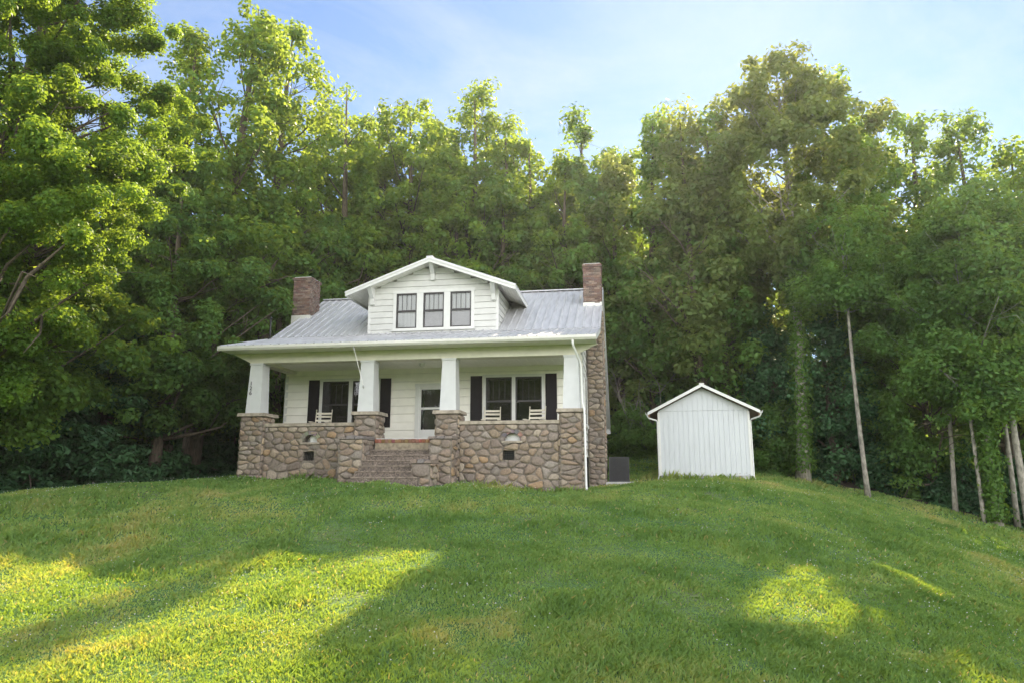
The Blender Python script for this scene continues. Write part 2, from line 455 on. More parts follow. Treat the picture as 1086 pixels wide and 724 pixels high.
# ------------------------------------------------------------------ where the sun gets through to the lawn (openings in the woods)
S3 = np.array(SUN)
LIT_PX = [[(-60, 546), (40, 541), (195, 541), (140, 560), (60, 604), (-60, 664)],
          [(-40, 702), (60, 655), (200, 604), (320, 566), (440, 549), (430, 562), (345, 604), (318, 640), (235, 740), (-40, 740)],
          [(755, 645), (775, 622), (800, 598), (870, 594), (905, 622), (960, 655), (912, 682), (850, 668), (800, 672)],
          [(1000, 558), (1100, 580), (1100, 594), (1015, 574)],
          [(915, 590), (985, 618), (1030, 640), (1000, 640), (930, 605)]]
def pix_ground(px, py):
    d = ray(px, py); t = np.arange(5, 60, .05)
    z = d[2] * t; g = gz(d[0] * t, d[1] * t)
    k = np.argmax(z < g)
    return d[0] * t[k], d[1] * t[k]
LIT = []
for poly in LIT_PX:
    P = np.array([pix_ground(*p) for p in poly]); LIT.append(P)
def inside(P, x, y):
    r = np.zeros(len(x), bool); n = len(P)
    for i in range(n):
        x0, y0 = P[i]; x1, y1 = P[(i + 1) % n]
        c = ((y0 > y) != (y1 > y)) & (x < (x1 - x0) * (y - y0) / (y1 - y0 + 1e-12) + x0)
        r ^= c
    return r
def blocks_light(p):
    """mask of points whose shadow falls into an opening on the lawn"""
    z = np.full(len(p), -1.5)
    for _ in range(4):
        t = (p[:, 2] - z) / S3[2]
        x = p[:, 0] - S3[0] * t; y = p[:, 1] - S3[1] * t
        z = gz(np.clip(x, -59, 59), np.clip(y, -44, 94))
    gx, gy = rng.normal(0, 1, len(p)), rng.normal(0, 1, len(p))
    r = np.zeros(len(p), bool)
    for P, j in zip(LIT, (.24, .24, .28, .07, .09)): r |= inside(P, x + gx * j, y + gy * j)
    # light that would strike the front eave never reaches the lawn
    v0 = (p[:, 0] - HO[0]) * sT + (p[:, 1] - HO[1]) * cT; u0 = (p[:, 0] - HO[0]) * cT - (p[:, 1] - HO[1]) * sT
    dv = S3[0] * sT + S3[1] * cT; du = S3[0] * cT - S3[1] * sT
    te = (v0 + .75) / dv
    w = p[:, 2] - HO[2] - S3[2] * te; ue = u0 - du * te
    eave = (te > 0) & (ue > -.8) & (ue < 12.1) & (w < 3.3)
    return r & (t > 0) & ~eave
def carve(c, *rest, cp=.985):
    k = ~(blocks_light(c) & (rng.random(len(c)) < cp))
    return (c[k],) + tuple(a[k] for a in rest)

# ------------------------------------------------------------------ leaves
def unit(v): return v / (np.linalg.norm(v, axis=-1, keepdims=True) + 1e-9)
def quads_mesh(name, V, var, m, mats=None):
    """V (N,4,3) separate quads, var (N,) attribute"""
    N = len(V)
    me = bpy.data.meshes.new(name)
    me.vertices.add(4 * N); me.vertices.foreach_set('co', V.reshape(-1).astype(np.float32))
    me.loops.add(4 * N); me.loops.foreach_set('vertex_index', np.arange(4 * N, dtype=np.int32))
    me.polygons.add(N); me.polygons.foreach_set('loop_start', np.arange(0, 4 * N, 4, dtype=np.int32))
    a = me.attributes.new('var', 'FLOAT', 'POINT'); a.data.foreach_set('value', np.repeat(var, 4).astype(np.float32))
    me.materials.append(m)
    me.update(calc_edges=True)
    return me
def leaf_quads(c, n, L, wr=.62):
    N = len(c)
    n = unit(n); t = unit(np.cross(n, rng.normal(size=(N, 3)))); b = np.cross(n, t)
    L = L[:, None]
    fold = n * L * .14
    return np.stack([c - t * L * .5, c + b * L * wr * .5 + fold, c + t * L * .5, c - b * L * wr * .5 + fold], 1)
def puffs_to_leaves(pc, pr, per, flat=.62, up=.55, leaf=.2, pvar=None):
    """leaf positions, normals, sizes and tone for leaf clumps at pc with radius pr"""
    n = np.maximum(4, (per * (pr / pr.mean()) ** 2).astype(int))
    idx = np.repeat(np.arange(len(pc)), n); N = len(idx)
    d = unit(rng.normal(size=(N, 3)))
    rad = rng.random(N) ** .45 * (1 + .4 * (rng.random(N) < .2) * rng.random(N))
    off = d * (rad * pr[idx])[:, None]
    off[:, 2] *= flat
    off[:, 0] *= 1 + .3 * np.sin(idx * 1.7); off[:, 1] *= 1 + .3 * np.sin(idx * 2.3 + 1)
    c = pc[idx] + off
    nn = d * .8 + rng.normal(size=(N, 3)) * .5; nn[:, 2] += up
    L = leaf * rng.uniform(.65, 1.35, N)
    v = np.clip((pvar[idx] if pvar is not None else .5) + rng.normal(0, .17, N), 0, 1)
    return c, nn, L, v

def tree(label, x, y, top, radius, low=.3, leafmat='leaf_mid', leaf=.2, npuff=110, per=120, shape='round', trunk_r=None, bark='bark',
         lean=(0, 0), group=None, ivy=0.0, name='broadleaf_tree', cat='tree', pr=(.55, 1.05), gaps=.0, base=None, nocarve=False, cp=.985, flat=.78, limbvis=1.0):
    g = gz1(x, y) - .08 if base is None else base
    H = top - g
    root = empty(name, (x, y, g))
    tag(root, label, cat, group)
    tr = trunk_r or (.055 + H * .0125)
    off = np.array([x, y, g])
    ph = rng.uniform(0, 6.28, 3)
    def axis(t):
        return np.array([x + lean[0] * t + .012 * H * math.sin(3.1 * t + ph[0]), y + lean[1] * t + .012 * H * math.sin(2.7 * t + ph[1]), g + H * t * .985])
    mb = MB(off)
    ts = np.linspace(0, 1, 13)
    rads = [tr * (1.32 if t == 0 else 1.0) * (1 - t) ** .8 + .02 for t in ts]
    mb.tube([axis(t) for t in ts], rads, 9)
    pcs, prs = [], []
    az = rng.uniform(0, 6.28)
    def prof(s):           # s 0 at crown bottom .. 1 at top
        if shape == 'cone': return (1 - s) ** .75 * .95 + .06
        if shape == 'conifer': return (1 - s) ** .9 + .05
        if shape == 'oval': return max(.3, math.sin(math.pi * (s * .84 + .12)) ** .75 * (1 - .15 * s))
        return max(.3, math.sin(math.pi * (s * .82 + .13)) ** .6)
    if shape == 'conifer':
        nl = max(9, int(npuff / 6))
        for i in range(nl):
            s = (i + .5) / nl
            t = low + (1 - low) * s
            az += 2.4 + rng.normal(0, .35)
            L = radius * prof(s) * rng.uniform(.72, 1.15)
            rise = -.18 * (1.15 - .5 * s) * L
            a = axis(max(.08, t))
            d = np.array([math.cos(az), math.sin(az), 0])
            pts = [a + d * L * q + np.array([0, 0, rise * q ** 1.2 - .1 * L * q * q]) + rng.normal(0, .06, 3) * L * q for q in (0, .35, .7, 1)]
            r0 = max(.02, tr * .42 * (1 - t) + .012)
            mb.tube(pts, [r0, r0 * .7, r0 * .42, .012], 5)
            for j in range(max(3, int(npuff / nl))):
                q = rng.uniform(.3, 1.05)
                side = np.array([-d[1], d[0], 0]) * rng.normal(0, .30 * L * (1.1 - .4 * q))
                side[2] = rng.normal(0, .1) - .15 * q
                pcs.append(a + (pts[-1] - a) * q + side); prs.append(rng.uniform(*pr) * (1.1 - .35 * s) * .75)
    else:
        l1, l2 = rng.uniform(0, 6.28, 2)
        outer = []
        while len(pcs) < npuff:
            s = rng.random()
            if rng.random() > prof(s) + .1: continue
            an = rng.uniform(0, 6.28)
            lob = 1 + .2 * math.sin(2 * an + l1 + 5 * s) + .2 * math.sin(3 * an + l2 - 9 * s)
            q = math.sqrt(rng.uniform(.06, 1.0))
            rr = radius * prof(s) * lob * q
            t = low + (1 - low) * s
            p = axis(t) + np.array([math.cos(an) * rr, math.sin(an) * rr, rng.normal(0, .25) - .12 * rr])
            rad_ = rng.uniform(*pr) * (1.12 - .4 * s) * (1.15 - .4 * q)
            pcs.append(p); prs.append(rad_)
            if q > .6: outer.append((p, t, rr))
        if outer and not nocarve:
            kk = blocks_light(np.array([q[0] for q in outer])); outer = [q for q, b_ in zip(outer, kk) if not b_]
        for i in rng.permutation(len(outer))[:max(8, int(npuff / 6))]:
            p, t, rr = outer[i]
            t0 = max(low * (.75 if bark == 'bark' else .97), t - .75 * rr / H - .03)
            a = axis(t0); m1 = a + (p - a) * .4 + np.array([0, 0, -.06 * rr]) + rng.normal(0, .1, 3); m2 = a + (p - a) * .75 + rng.normal(0, .12, 3)
            r0 = max(.018, tr * .45 * (1 - t0) + .012)
            mb.tube([a, m1, m2, p], [r0, r0 * .62, r0 * .36, .01], 5)
            for _ in range(3):
                e = m2 + rng.normal(0, .6, 3); mb.tube([m1 + (m2 - m1) * rng.random(), (m2 + e) / 2 + rng.normal(0, .1, 3), e], [r0 * .3, r0 * .2, .006], 4)
    for t in (.93, .97, 1.0):
        pcs.append(axis(t) + rng.normal(0, .4, 3)); prs.append(rng.uniform(*pr) * .8)
    mb.build('trunk', M[bark], root, smooth=True)
    pcs = np.array(pcs); prs = np.array(prs)
    if gaps > 0:
        k = rng.random(len(pcs)) > gaps; pcs, prs = pcs[k], prs[k]
    pv = np.clip(rng.normal(.5, .3, len(pcs)), 0, 1)
    c, nn, L, v = puffs_to_leaves(pcs, prs, per, flat if shape != 'conifer' else .4, .55, leaf, pv)
    c[:, 2] = np.maximum(c[:, 2], gz(np.clip(c[:, 0], -59, 59), np.clip(c[:, 1], -44, 94)) + .05)
    if not nocarve: c, nn, L, v = carve(c, nn, L, v, cp=cp)
    me = quads_mesh('crown', leaf_quads(c - off, nn, L, .34 if shape == 'conifer' else .62), v, M[leafmat])
    o = bpy.data.objects.new('crown', me); COL.objects.link(o); o.parent = root
    if ivy > 0:
        n = int(5200 * ivy)
        t = rng.uniform(.16 if ivy < .9 else .02, .55, n) ** 1.0
        ax = np.array([axis(q) for q in t]); a_ = rng.uniform(0, 6.28, n)
        rr = tr * 1.0 + np.abs(rng.normal(0, .16, n)) * (.6 + .7 * np.sin(t * 40) ** 2)
        dd = np.c_[np.cos(a_), np.sin(a_), np.zeros(n)]
        cc = ax + dd * rr[:, None]
        me = quads_mesh('ivy', leaf_quads(cc - off, dd + rng.normal(0, .5, (n, 3)), rng.uniform(.1, .2, n)), rng.random(n), M['ivy'])
        o = bpy.data.objects.new('ivy', me); COL.objects.link(o); o.parent = root
    return root
def T(label, px, Y, ytop, radius, **k):
    """tree whose trunk stands at photo column px at distance Y with its top at photo row ytop"""
    p = at(px, 480, Y); q = at(px, ytop, Y)
    return tree(label, p[0], Y, q[2], radius, **k)
# ------------------------------------------------------------------ stonework
STONES = [(.235, .185, .15), (.21, .175, .15), (.26, .215, .17), (.19, .165, .155), (.275, .22, .16), (.25, .185, .135), (.195, .172, .165), (.29, .26, .22), (.225, .17, .14), (.17, .14, .13), (.21, .20, .195)]
def clip(poly, nx, ny, d):
    """keep the side nx*x+ny*y <= d"""
    out = []
    for i in range(len(poly)):
        a, b = poly[i], poly[(i + 1) % len(poly)]
        da = a[0] * nx + a[1] * ny - d; db = b[0] * nx + b[1] * ny - d
        if da <= 0: out.append(a)
        if da * db < 0:
            t = da / (da - db); out.append((a[0] + (b[0] - a[0]) * t, a[1] + (b[1] - a[1]) * t))
    return out
def stones(mb, P0, U, V, Nn, w, h, sw=.34, sh=.22, holes=(), depth=.05, seed=0, gap=.017):
    """rubble facing over the rectangle P0 + U*[0,w] + V*[0,h], bulging along Nn"""
    r = random.Random(seed)
    P0, U, V, Nn = Vector(P0), Vector(U), Vector(V), Vector(Nn)
    nx, ny = max(1, round(w / sw)), max(1, round(h / sh))
    pts = []
    for j in range(ny):
        for i in range(nx):
            if r.random() < .13: continue
            pts.append(((i + .5 + (.25 if j % 2 else -.25) + r.uniform(-.36, .36)) * w / nx, (j + .5 + r.uniform(-.34, .34)) * h / ny))
    an = sw / sh * .9
    for a in pts:
        poly = [(0, 0), (w, 0), (w, h), (0, h)]
        for b in pts:
            if b is a: continue
            dx, dy = b[0] - a[0], (b[1] - a[1])
            if abs(dx) > 4 * sw or abs(dy) > 4 * sh: continue
            # anisotropic bisector
            mx, my = (a[0] + b[0]) / 2, (a[1] + b[1]) / 2
            nX, nY = dx, dy * an * an
            poly = clip(poly, nX, nY, nX * mx + nY * my)
            if len(poly) < 3: break
        if len(poly) < 3: continue
        skip = False
        for (hx0, hx1, hy0, hy1) in holes:
            xs = [p[0] for p in poly]; ys = [p[1] for p in poly]
            if max(xs) > hx0 and min(xs) < hx1 and max(ys) > hy0 and min(ys) < hy1:
                cx, cy = sum(xs) / len(xs), sum(ys) / len(ys)
                opt = [(hx0 - cx, (1, 0, hx0)), (cx - hx1, (-1, 0, -hx1)), (hy0 - cy, (0, 1, hy0)), (cy - hy1, (0, -1, -hy1))]
                o = max(opt, key=lambda q: q[0])
                poly = clip(poly, *o[1])
                if len(poly) < 3: skip = True; break
        if skip: continue
        cx = sum(p[0] for p in poly) / len(poly); cy = sum(p[1] for p in poly) / len(poly)
        wx = max(p[0] for p in poly) - min(p[0] for p in poly); wy = max(p[1] for p in poly) - min(p[1] for p in poly)
        if wx < .04 or wy < .035: continue
        for _ in range(2):        # round the corners
            q = []
            for i in range(len(poly)):
                a_, b_ = poly[i], poly[(i + 1) % len(poly)]
                q += [(a_[0] * .78 + b_[0] * .22, a_[1] * .78 + b_[1] * .22), (a_[0] * .22 + b_[0] * .78, a_[1] * .22 + b_[1] * .78)]
            poly = q
        kx = max(.5, 1 - 2 * gap / wx); ky = max(.5, 1 - 2 * gap / wy)
        dd = depth * r.uniform(.6, 1.35)
        base = r.choice(STONES); f = r.uniform(.84, 1.16)
        if r.random() < .04: base = (.32, .21, .11)
        if r.random() < .05: base = (.36, .32, .27)
        col = tuple(min(.6, c * f * q) for c, q in zip([b_ * .62 + m_ * .38 for b_, m_ in zip(base, (.235, .195, .165))], (1.05, 1.0, .93)))
        def ring(s, z):
            return [P0 + U * (cx + (x - cx) * kx * s) + V * (cy + (y - cy) * ky * s) + Nn * z for x, y in poly]
        n = len(poly)
        tl = r.uniform(-.01, .01)
        tx, ty = r.uniform(-.12, .12), r.uniform(-.12, .12)
        def dome(s, z):
            return [P0 + U * (cx + (x - cx) * kx * s) + V * (cy + (y - cy) * ky * s) + Nn * (z + tl + (x - cx) * kx * s * tx + (y - cy) * ky * s * ty) for x, y in poly]
        vs = ring(1, -.005) + dome(.95, dd * .52) + dome(.76, dd * .88) + dome(.42, dd * 1.03) + [P0 + U * cx + V * cy + Nn * (dd * 1.08 + tl)]
        fs = []
        for k in range(3):
            fs += [(k * n + i, k * n + (i + 1) % n, (k + 1) * n + (i + 1) % n, (k + 1) * n + i) for i in range(n)]
        fs += [(3 * n + i, 3 * n + (i + 1) % n, 4 * n) for i in range(n)]
        mb.add(vs, fs, col)
def bricks(mb, x0, x1, y0, y1, z0, z1, cols, bh=.075, bl=.22, seed=1, proud=.006):
    r = random.Random(seed)
    nz_ = max(1, round((z1 - z0) / bh)); bh = (z1 - z0) / nz_
    for j in range(nz_):
        za, zb = z0 + j * bh + .006, z0 + (j + 1) * bh - .006
        for axis in (0, 1):
            a0, a1 = (x0, x1) if axis == 0 else (y0, y1)
            x = a0 - (bl * .5 if j % 2 else 0)
            while x < a1 - .01:
                s, e = max(a0, x) + .005, min(a1, x + bl) - .005
                x += bl
                if e - s < .03: continue
                for side in (0, 1):
                    p = r.uniform(-.002, proud * 2.2)
                    c = r.choice(cols); f = r.uniform(.7, 1.25); c = tuple(k * f for k in c)
                    if axis == 0:
                        ya, yb = (y0 - p, y0 + .05) if side == 0 else (y1 - .05, y1 + p)
                        mb.box(s, e, ya, yb, za, zb, c)
                    else:
                        xa, xb = (x0 - p, x0 + .05) if side == 0 else (x1 - .05, x1 + p)
                        mb.box(xa, xb, s + .05, e - .05 if e - s > .12 else e, za, zb, c)

# ------------------------------------------------------------------ the house
HB = (5.65, 4.0, -1.98)
house = empty('stone_porch_house', hw(*HB), -TH)
tag(house, 'white bungalow with field stone porch, tapered columns and grey metal roof on the hilltop', 'house')
def hm(): return MB(HB)
UX, UY, UZ = (1, 0, 0), (0, 1, 0), (0, 0, 1)
FL, GB = -.50, -2.6                # porch floor, bottom of the masonry (below the ground)
def stone_block(name, u0, u1, v0, v1, w0, w1, seed, sw=.3, sh=.17, faces='fblr', holes=(), parent=house):
    mb = hm()
    if 'f' in faces: stones(mb, (u0, v0, w0), UX, UZ, (0, -1, 0), u1 - u0, w1 - w0, sw, sh, holes, seed=seed)
    if 'r' in faces: stones(mb, (u1, v0, w0), UY, UZ, (1, 0, 0), v1 - v0, w1 - w0, sw, sh, seed=seed + 1)
    if 'l' in faces: stones(mb, (u0, v0, w0), UY, UZ, (-1, 0, 0), v1 - v0, w1 - w0, sw, sh, seed=seed + 2)
    if 'b' in faces: stones(mb, (u0, v1, w0), UX, UZ, (0, 1, 0), u1 - u0, w1 - w0, sw, sh, seed=seed + 3)
    o = mb.build(name, M['stone'], parent, colour=True, smooth=True)
    return o
piers = [(.02, .86), (3.97, 4.74), (6.66, 7.42), (10.57, 11.30)]
for i, (a, b) in enumerate(piers):
    o = stone_block('stone_pier', a + .03, b - .03, .03, .80, GB, .25, 100 + 10 * i, .30, .155)
    k = hm(); k.box(a + .03, b - .03, .03, .80, GB, .25); k.build('mortar_core', M['mortar'], o)
    k = hm(); k.hexa([(a - .07, -.07, .255), (b + .07, -.07, .255), (b + .07, .90, .255), (a - .07, .90, .255)],
                     [(a - .055, -.055, .36), (b + .055, -.055, .36), (b + .055, .885, .36), (a - .055, .885, .36)])
    k.build('pier_cap', M['cap'], o)
    # tapered white column on the pier
    cu = (.445, 4.335, 7.065, 10.965)[i]
    k = hm(); k.hexa([(cu - .275, .06, .36), (cu + .255, .06, .36), (cu + .255, .60, .36), (cu - .275, .60, .36)],
                     [(cu - .215, .10, 2.03), (cu + .215, .10, 2.03), (cu + .215, .55, 2.03), (cu - .215, .55, 2.03)])
    c = k.build('porch_column', M['column'], house)
    k = hm(); k.box(cu - .24, cu + .24, .075, .575, 1.965, 2.028); k.build('column_collar', M['column'], c)
    if i == 0:
        for ch, zz in (('1', 1.29), ('2', 1.13), ('6', .97)):
            cu_ = bpy.data.curves.new('house_number', 'FONT'); cu_.body = ch; cu_.size = .19; cu_.extrude = .008; cu_.align_x = 'CENTER'
            tmp = bpy.data.objects.new('house_number', cu_); COL.objects.link(tmp)
            bpy.context.view_layer.update()
            me = bpy.data.meshes.new_from_object(tmp.evaluated_get(bpy.context.evaluated_depsgraph_get()))
            COL.objects.unlink(tmp); bpy.data.objects.remove(tmp)
            me.materials.clear(); me.materials.append(M['number'])
            o2 = bpy.data.objects.new('house_number', me); COL.objects.link(o2); o2.parent = c
            o2.rotation_euler = (math.pi / 2 - .025, 0, 0)
            vv = .06 + (zz - .36) / 1.67 * .04 - .016
            o2.location = (cu - .14 - HB[0], vv - HB[1], zz - HB[2])

# porch walls with a half-round opening and a square vent each
def porch_wall(u0, u1, ac, hc, seed, flap):
    v0, v1, top = .14, .46, -.085
    aw, ah = .25, .24
    holes = [(ac - aw - .0 - u0, ac + aw - u0, -.62 - GB, -.62 + ah + .02 - GB), (hc - .18 - u0, hc + .18 - u0, -1.18 - GB, -.9 - GB)]
    o = stone_block('porch_wall', u0, u1, v0, v1, GB, top, seed, .32, .20, 'f', holes)
    k = hm()
    us = sorted(set([u0, hc - .18, hc + .18, u1] + [ac - aw + 2 * aw * i / 12 for i in range(13)]))
    us = [x for x in us if u0 <= x <= u1]
    for a, b in zip(us[:-1], us[1:]):
        m_ = (a + b) / 2
        segs = [(GB, top)]
        cuts = []
        if abs(m_ - hc) < .18: cuts.append((-1.18, -.9))
        if abs(m_ - ac) < aw: cuts.append((-.60, -.60 + ah * math.sqrt(max(0, 1 - ((m_ - ac) / aw) ** 2))))
        z = GB
        for c0, c1 in sorted(cuts):
            k.box(a, b, v0, v1, z, c0); z = c1
        k.box(a, b, v0, v1, z, top)
    k.build('mortar_core', M['mortar'], o)
    k = hm(); k.box(u0 - .02, u1 + .02, .07, .53, top + .002, .022); k.build('wall_cap', M['cap'], o)
    k = hm(); k.box(ac - aw - .08, ac + aw + .08, .07, .2, -.66, -.602); k.build('opening_sill', M['cap'], o)
    # arch stones
    mb = hm(); r = random.Random(seed)
    for i in range(7):
        t0, t1 = math.pi * i / 7 + .03, math.pi * (i + 1) / 7 - .03
        q = [(ac + (aw + d) * math.cos(t), -.60 + (ah + d) * math.sin(t)) for t, d in ((t0, .005), (t1, .005), (t1, .13), (t0, .13))]
        c = random.choice(STONES)
        mb.prism(q, 1, v0 - .04, v0 + .05, tuple(x * r.uniform(.8, 1.2) for x in c))
    mb.build('arch_stones', M['stone'], o, colour=True)
    # white panel standing just behind the half-round opening, black screen behind the vent
    k = hm(); k.box(ac + (.0 if flap else -.22) - .08, ac + .21, v0 + .16, v0 + .18, -.6, -.37); k.build('opening_panel', M['trim'], o)
    k = hm()
    for i in range(7): k.box(hc - .18 + i * .06 - .006, hc - .18 + i * .06 + .006, v0 + .09, v0 + .1, -1.18, -.9)
    for i in range(4): k.box(hc - .18, hc + .18, v0 + .1, v0 + .108, -1.13 + i * .07, -1.12 + i * .07)
    k.build('vent_grille', M['black'], o)
porch_wall(.86, 3.97, 2.48, 2.44, 300, True)
porch_wall(7.42, 10.57, 9.11, 8.99, 340, False)
for s, (a, b) in enumerate(((.12, .42), (10.9, 11.2))):
    o = stone_block('porch_wall', a, b, .8, 2.75, GB, -.085, 380 + s * 10, .36, .235, 'lr')
    k = hm(); k.box(a, b, .8, 2.75, GB, -.085); k.build('mortar_core', M['mortar'], o)
    k = hm(); k.box(a - .06, b + .06, .9, 2.75, -.083, .022); k.build('wall_cap', M['cap'], o)

# porch floor, steps, stepped cheek walls
k = hm(); k.box(.42, 10.9, .47, 2.75, -.62, FL); k.box(4.75, 6.65, .02, .47, -.62, FL); k.build('porch_floor', M['concrete'], house)
bc = [(.23, .10, .06), (.20, .085, .055), (.26, .13, .08)]
mb = hm(); r = random.Random(4)
for i in range(17):
    c = r.choice(bc); mb.box(4.76 + i * .11, 4.76 + i * .11 + .10, -.13 + r.uniform(0, .012), .015, -.645, -.535 + r.uniform(-.006, .006), tuple(x * r.uniform(.7, 1.2) for x in c))
mb.build('brick_nosing', M['brick'], house, colour=True)
k = hm(); k.box(4.76, 6.64, -.10, .02, -.90, -.648); k.build('step_band', M['tan'], house)
mb = hm()
for i in range(6):
    z1 = -.90 - i * .165; mb.box(4.70, 6.70, -.12 - (i + 1) * .29, .02 if i == 0 else -.12 - i * .29 + .0, GB, z1)
st = mb.build('porch_steps', M['pebble'], house)
for i in range(6):
    z1 = -.90 - i * .165
    k = hm(); k.box(4.71, 6.69, -.12 - (i + 1) * .29 - .022, -.12 - i * .29 - .003, z1 + .001, z1 + .034); k.build('step_tread', M['tread'], st)
def cheek(u0, u1, seed):
    for j, (v0, v1, zt, a, b) in enumerate(((-.95, -.012, -.56, u0, u1),) if u0 < 5 else ((-.66, -.012, -.56, u0, u1), (-1.55, -.70, -1.30, u0 + (.06 if u0 < 5 else -.26), u1 - (.06 if u0 < 5 else .40)))):
        o = stone_block('step_cheek_wall', a, b, v0, v1, GB, zt, seed + 20 * j, .36, .17, 'flr')
        k = hm(); k.box(a, b, v0, v1, GB, zt); k.build('mortar_core', M['mortar'], o)
        mb = hm(); r = random.Random(seed + j)
        n = 3; w_ = (b - a + .1) / n
        for i in range(n):
            x = a - .05 + i * w_; h0 = r.uniform(-.02, .02)
            c = random.choice(STONES); c = tuple(q * .85 for q in c)
            mb.hexa([(x, v0 - .08, zt + .002), (x + w_ - .015, v0 - .06, zt + .002), (x + w_ - .015, v1 - .004, zt + .002), (x, v1 - .004, zt + .002)],
                    [(x + .02, v0 - .05, zt + .09 + h0), (x + w_ - .03, v0 - .04, zt + .10 + h0), (x + w_ - .03, v1 - .004, zt + .1), (x + .02, v1 - .004, zt + .1)], c)
        mb.build('cheek_cap', M['stone'], o, colour=True)
cheek(3.93, 4.68, 420); cheek(6.70, 7.38, 470)

# lap siding with openings
def siding(mb, axis, plane, a0, a1, z0, z1, course, openings=(), out=-1, zspan=None):
    """boards along axis 0 (u, facing -v) or 1 (v, facing out*u)"""
    n = max(1, round((z1 - z0) / course)); course = (z1 - z0) / n
    for j in range(n):
        za, zb = z0 + j * course, z0 + (j + 1) * course
        lo, hi = a0, a1
        if zspan:
            lo, hi = zspan((za + zb) / 2)
            if hi - lo < .05: continue
        cuts = sorted((o[0], o[1]) for o in openings if o[2] < zb - .001 and o[3] > za + .001)
        # split the board vertically where an opening starts inside the course
        zs = sorted(set([za, zb] + [z for o in openings for z in (o[2], o[3]) if za < z < zb]))
        for zl, zh in zip(zs[:-1], zs[1:]):
            zm = (zl + zh) / 2; x = lo
            if zh == zb and zh - zl > .03: zh = zb - .009
            iv = []
            for o in sorted(openings):
                if o[2] < zm < o[3]:
                    iv.append((x, o[0])); x = o[1]
            iv.append((x, hi))
            def dep(z): return .040 - .026 * (z - za) / course
            for s, e in iv:
                if e - s < .01: continue
                d0, d1 = dep(zl), dep(zh)
                if axis == 0:
                    mb.hexa([(s, plane - d0, zl), (e, plane - d0, zl), (e, plane + .02, zl), (s, plane + .02, zl)],
                            [(s, plane - d1, zh), (e, plane - d1, zh), (e, plane + .02, zh), (s, plane + .02, zh)])
                else:
                    q = sorted((plane + out * d0, plane - out * .02)); q2 = sorted((plane + out * d1, plane - out * .02))
                    mb.hexa([(q[0], s, zl), (q[1], s, zl), (q[1], e, zl), (q[0], e, zl)], [(q2[0], s, zh), (q2[1], s, zh), (q2[1], e, zh), (q2[0], e, zh)])
VP = 2.79
OPEN = [(1.62, 2.63, .20, 1.73), (2.78, 3.79 - .07, .20, 1.73), (5.30, 6.20, FL - .02, 1.46), (7.73, 8.66, .20, 1.75), (8.79, 9.72, .20, 1.75)]
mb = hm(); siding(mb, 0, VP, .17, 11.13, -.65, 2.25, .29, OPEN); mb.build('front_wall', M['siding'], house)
for a in (.13, 11.05):
    k = hm(); k.box(a, a + .12, VP - .034, VP + .06, -.65, 2.13); k.build('corner_board', M['trim'], house)
def window(u0, u1, w0, w1, v, mid, bars, wide=.075, curtain=None, head=True):
    """double-hung window with dark sashes set in the wall plane v"""
    root = hm()
    f = .045
    root.box(u0, u0 + f, v - .035, v + .03, w0, w1); root.box(u1 - f, u1, v - .035, v + .03, w0, w1)
    root.box(u0 + f, u1 - f, v - .035, v + .03, w0, w0 + f); root.box(u0 + f, u1 - f, v - .035, v + .03, w1 - f, w1)
    root.box(u0 + f, u1 - f, v - .042, v + .03, mid - .03, mid + .03)
    o = root.build('window', M['frame'], house)
    k = hm()
    for i in range(bars):
        x = u0 + f + (u1 - u0 - 2 * f) * (i + 1) / (bars + 1); k.box(x - (.006 if curtain else .009), x + (.006 if curtain else .009), v - .014, v + .004, mid + .03, w1 - f)
    k.build('muntins', M['frame'], o)
    k = hm(); k.add([(u0 + f, v + .0, w0 + f), (u1 - f, v + .0, w0 + f), (u1 - f, v + .0, mid - .03), (u0 + f, v + .0, mid - .03)], [(0, 1, 2, 3)])
    k.add([(u0 + f, v + .01, mid + .03), (u1 - f, v + .01, mid + .03), (u1 - f, v + .01, w1 - f), (u0 + f, v + .01, w1 - f)], [(0, 1, 2, 3)])
    k.build('pane', M['glass'], o)
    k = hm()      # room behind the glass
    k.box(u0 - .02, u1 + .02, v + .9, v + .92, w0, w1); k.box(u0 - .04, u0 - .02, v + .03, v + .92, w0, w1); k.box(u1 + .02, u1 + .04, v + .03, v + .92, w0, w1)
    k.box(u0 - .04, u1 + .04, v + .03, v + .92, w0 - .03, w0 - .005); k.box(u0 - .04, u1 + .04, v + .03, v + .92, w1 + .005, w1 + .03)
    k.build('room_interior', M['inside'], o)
    if curtain:
        k = hm(); n = 60
        zc0, zc1 = curtain[0], w1 - f
        vs, fs = [], []
        for i in range(n + 1):
            x = u0 + f + (u1 - u0 - 2 * f) * i / n; y = v + .07 + .018 * math.sin(i * 1.15) + .008 * math.sin(i * .5)
            vs += [(x, y, zc0), (x, y, zc1)]
        fs = [(2 * i, 2 * i + 2, 2 * i + 3, 2 * i + 1) for i in range(n)]
        k.add(vs, fs); k.build('curtain', M['curtain'], o)
        if curtain[1]:
            k = hm(); k.box(u0 + f, u1 - f, v + .05, v + .055, w0 + .02, mid + .05); k.build('roller_shade', M[curtain[1]], o)
    return o
def casing(u0, u1, w0, w1, v, posts=(), t=.12, name='window_trim'):
    k = hm(); d = .05
    k.box(u0 - t, u0 - .001, v - d, v + .03, w0 - .05, w1); k.box(u1 + .001, u1 + t, v - d, v + .03, w0 - .05, w1)
    for a, b in posts: k.box(a, b, v - d, v + .03, w0 - .0, w1)
    k.box(u0 - t - .02, u1 + t + .02, v - d - .008, v + .03, w1 + .001, w1 + t)
    k.box(u0 - t - .04, u1 + t + .04, v - d - .04, v + .03, w0 - .11, w0 - .051)
    k.box(u0 - .001, u1 + .001, v - d, v + .03, w0 - .05, w0 - .001)
    k.build(name, M['trim'], house)
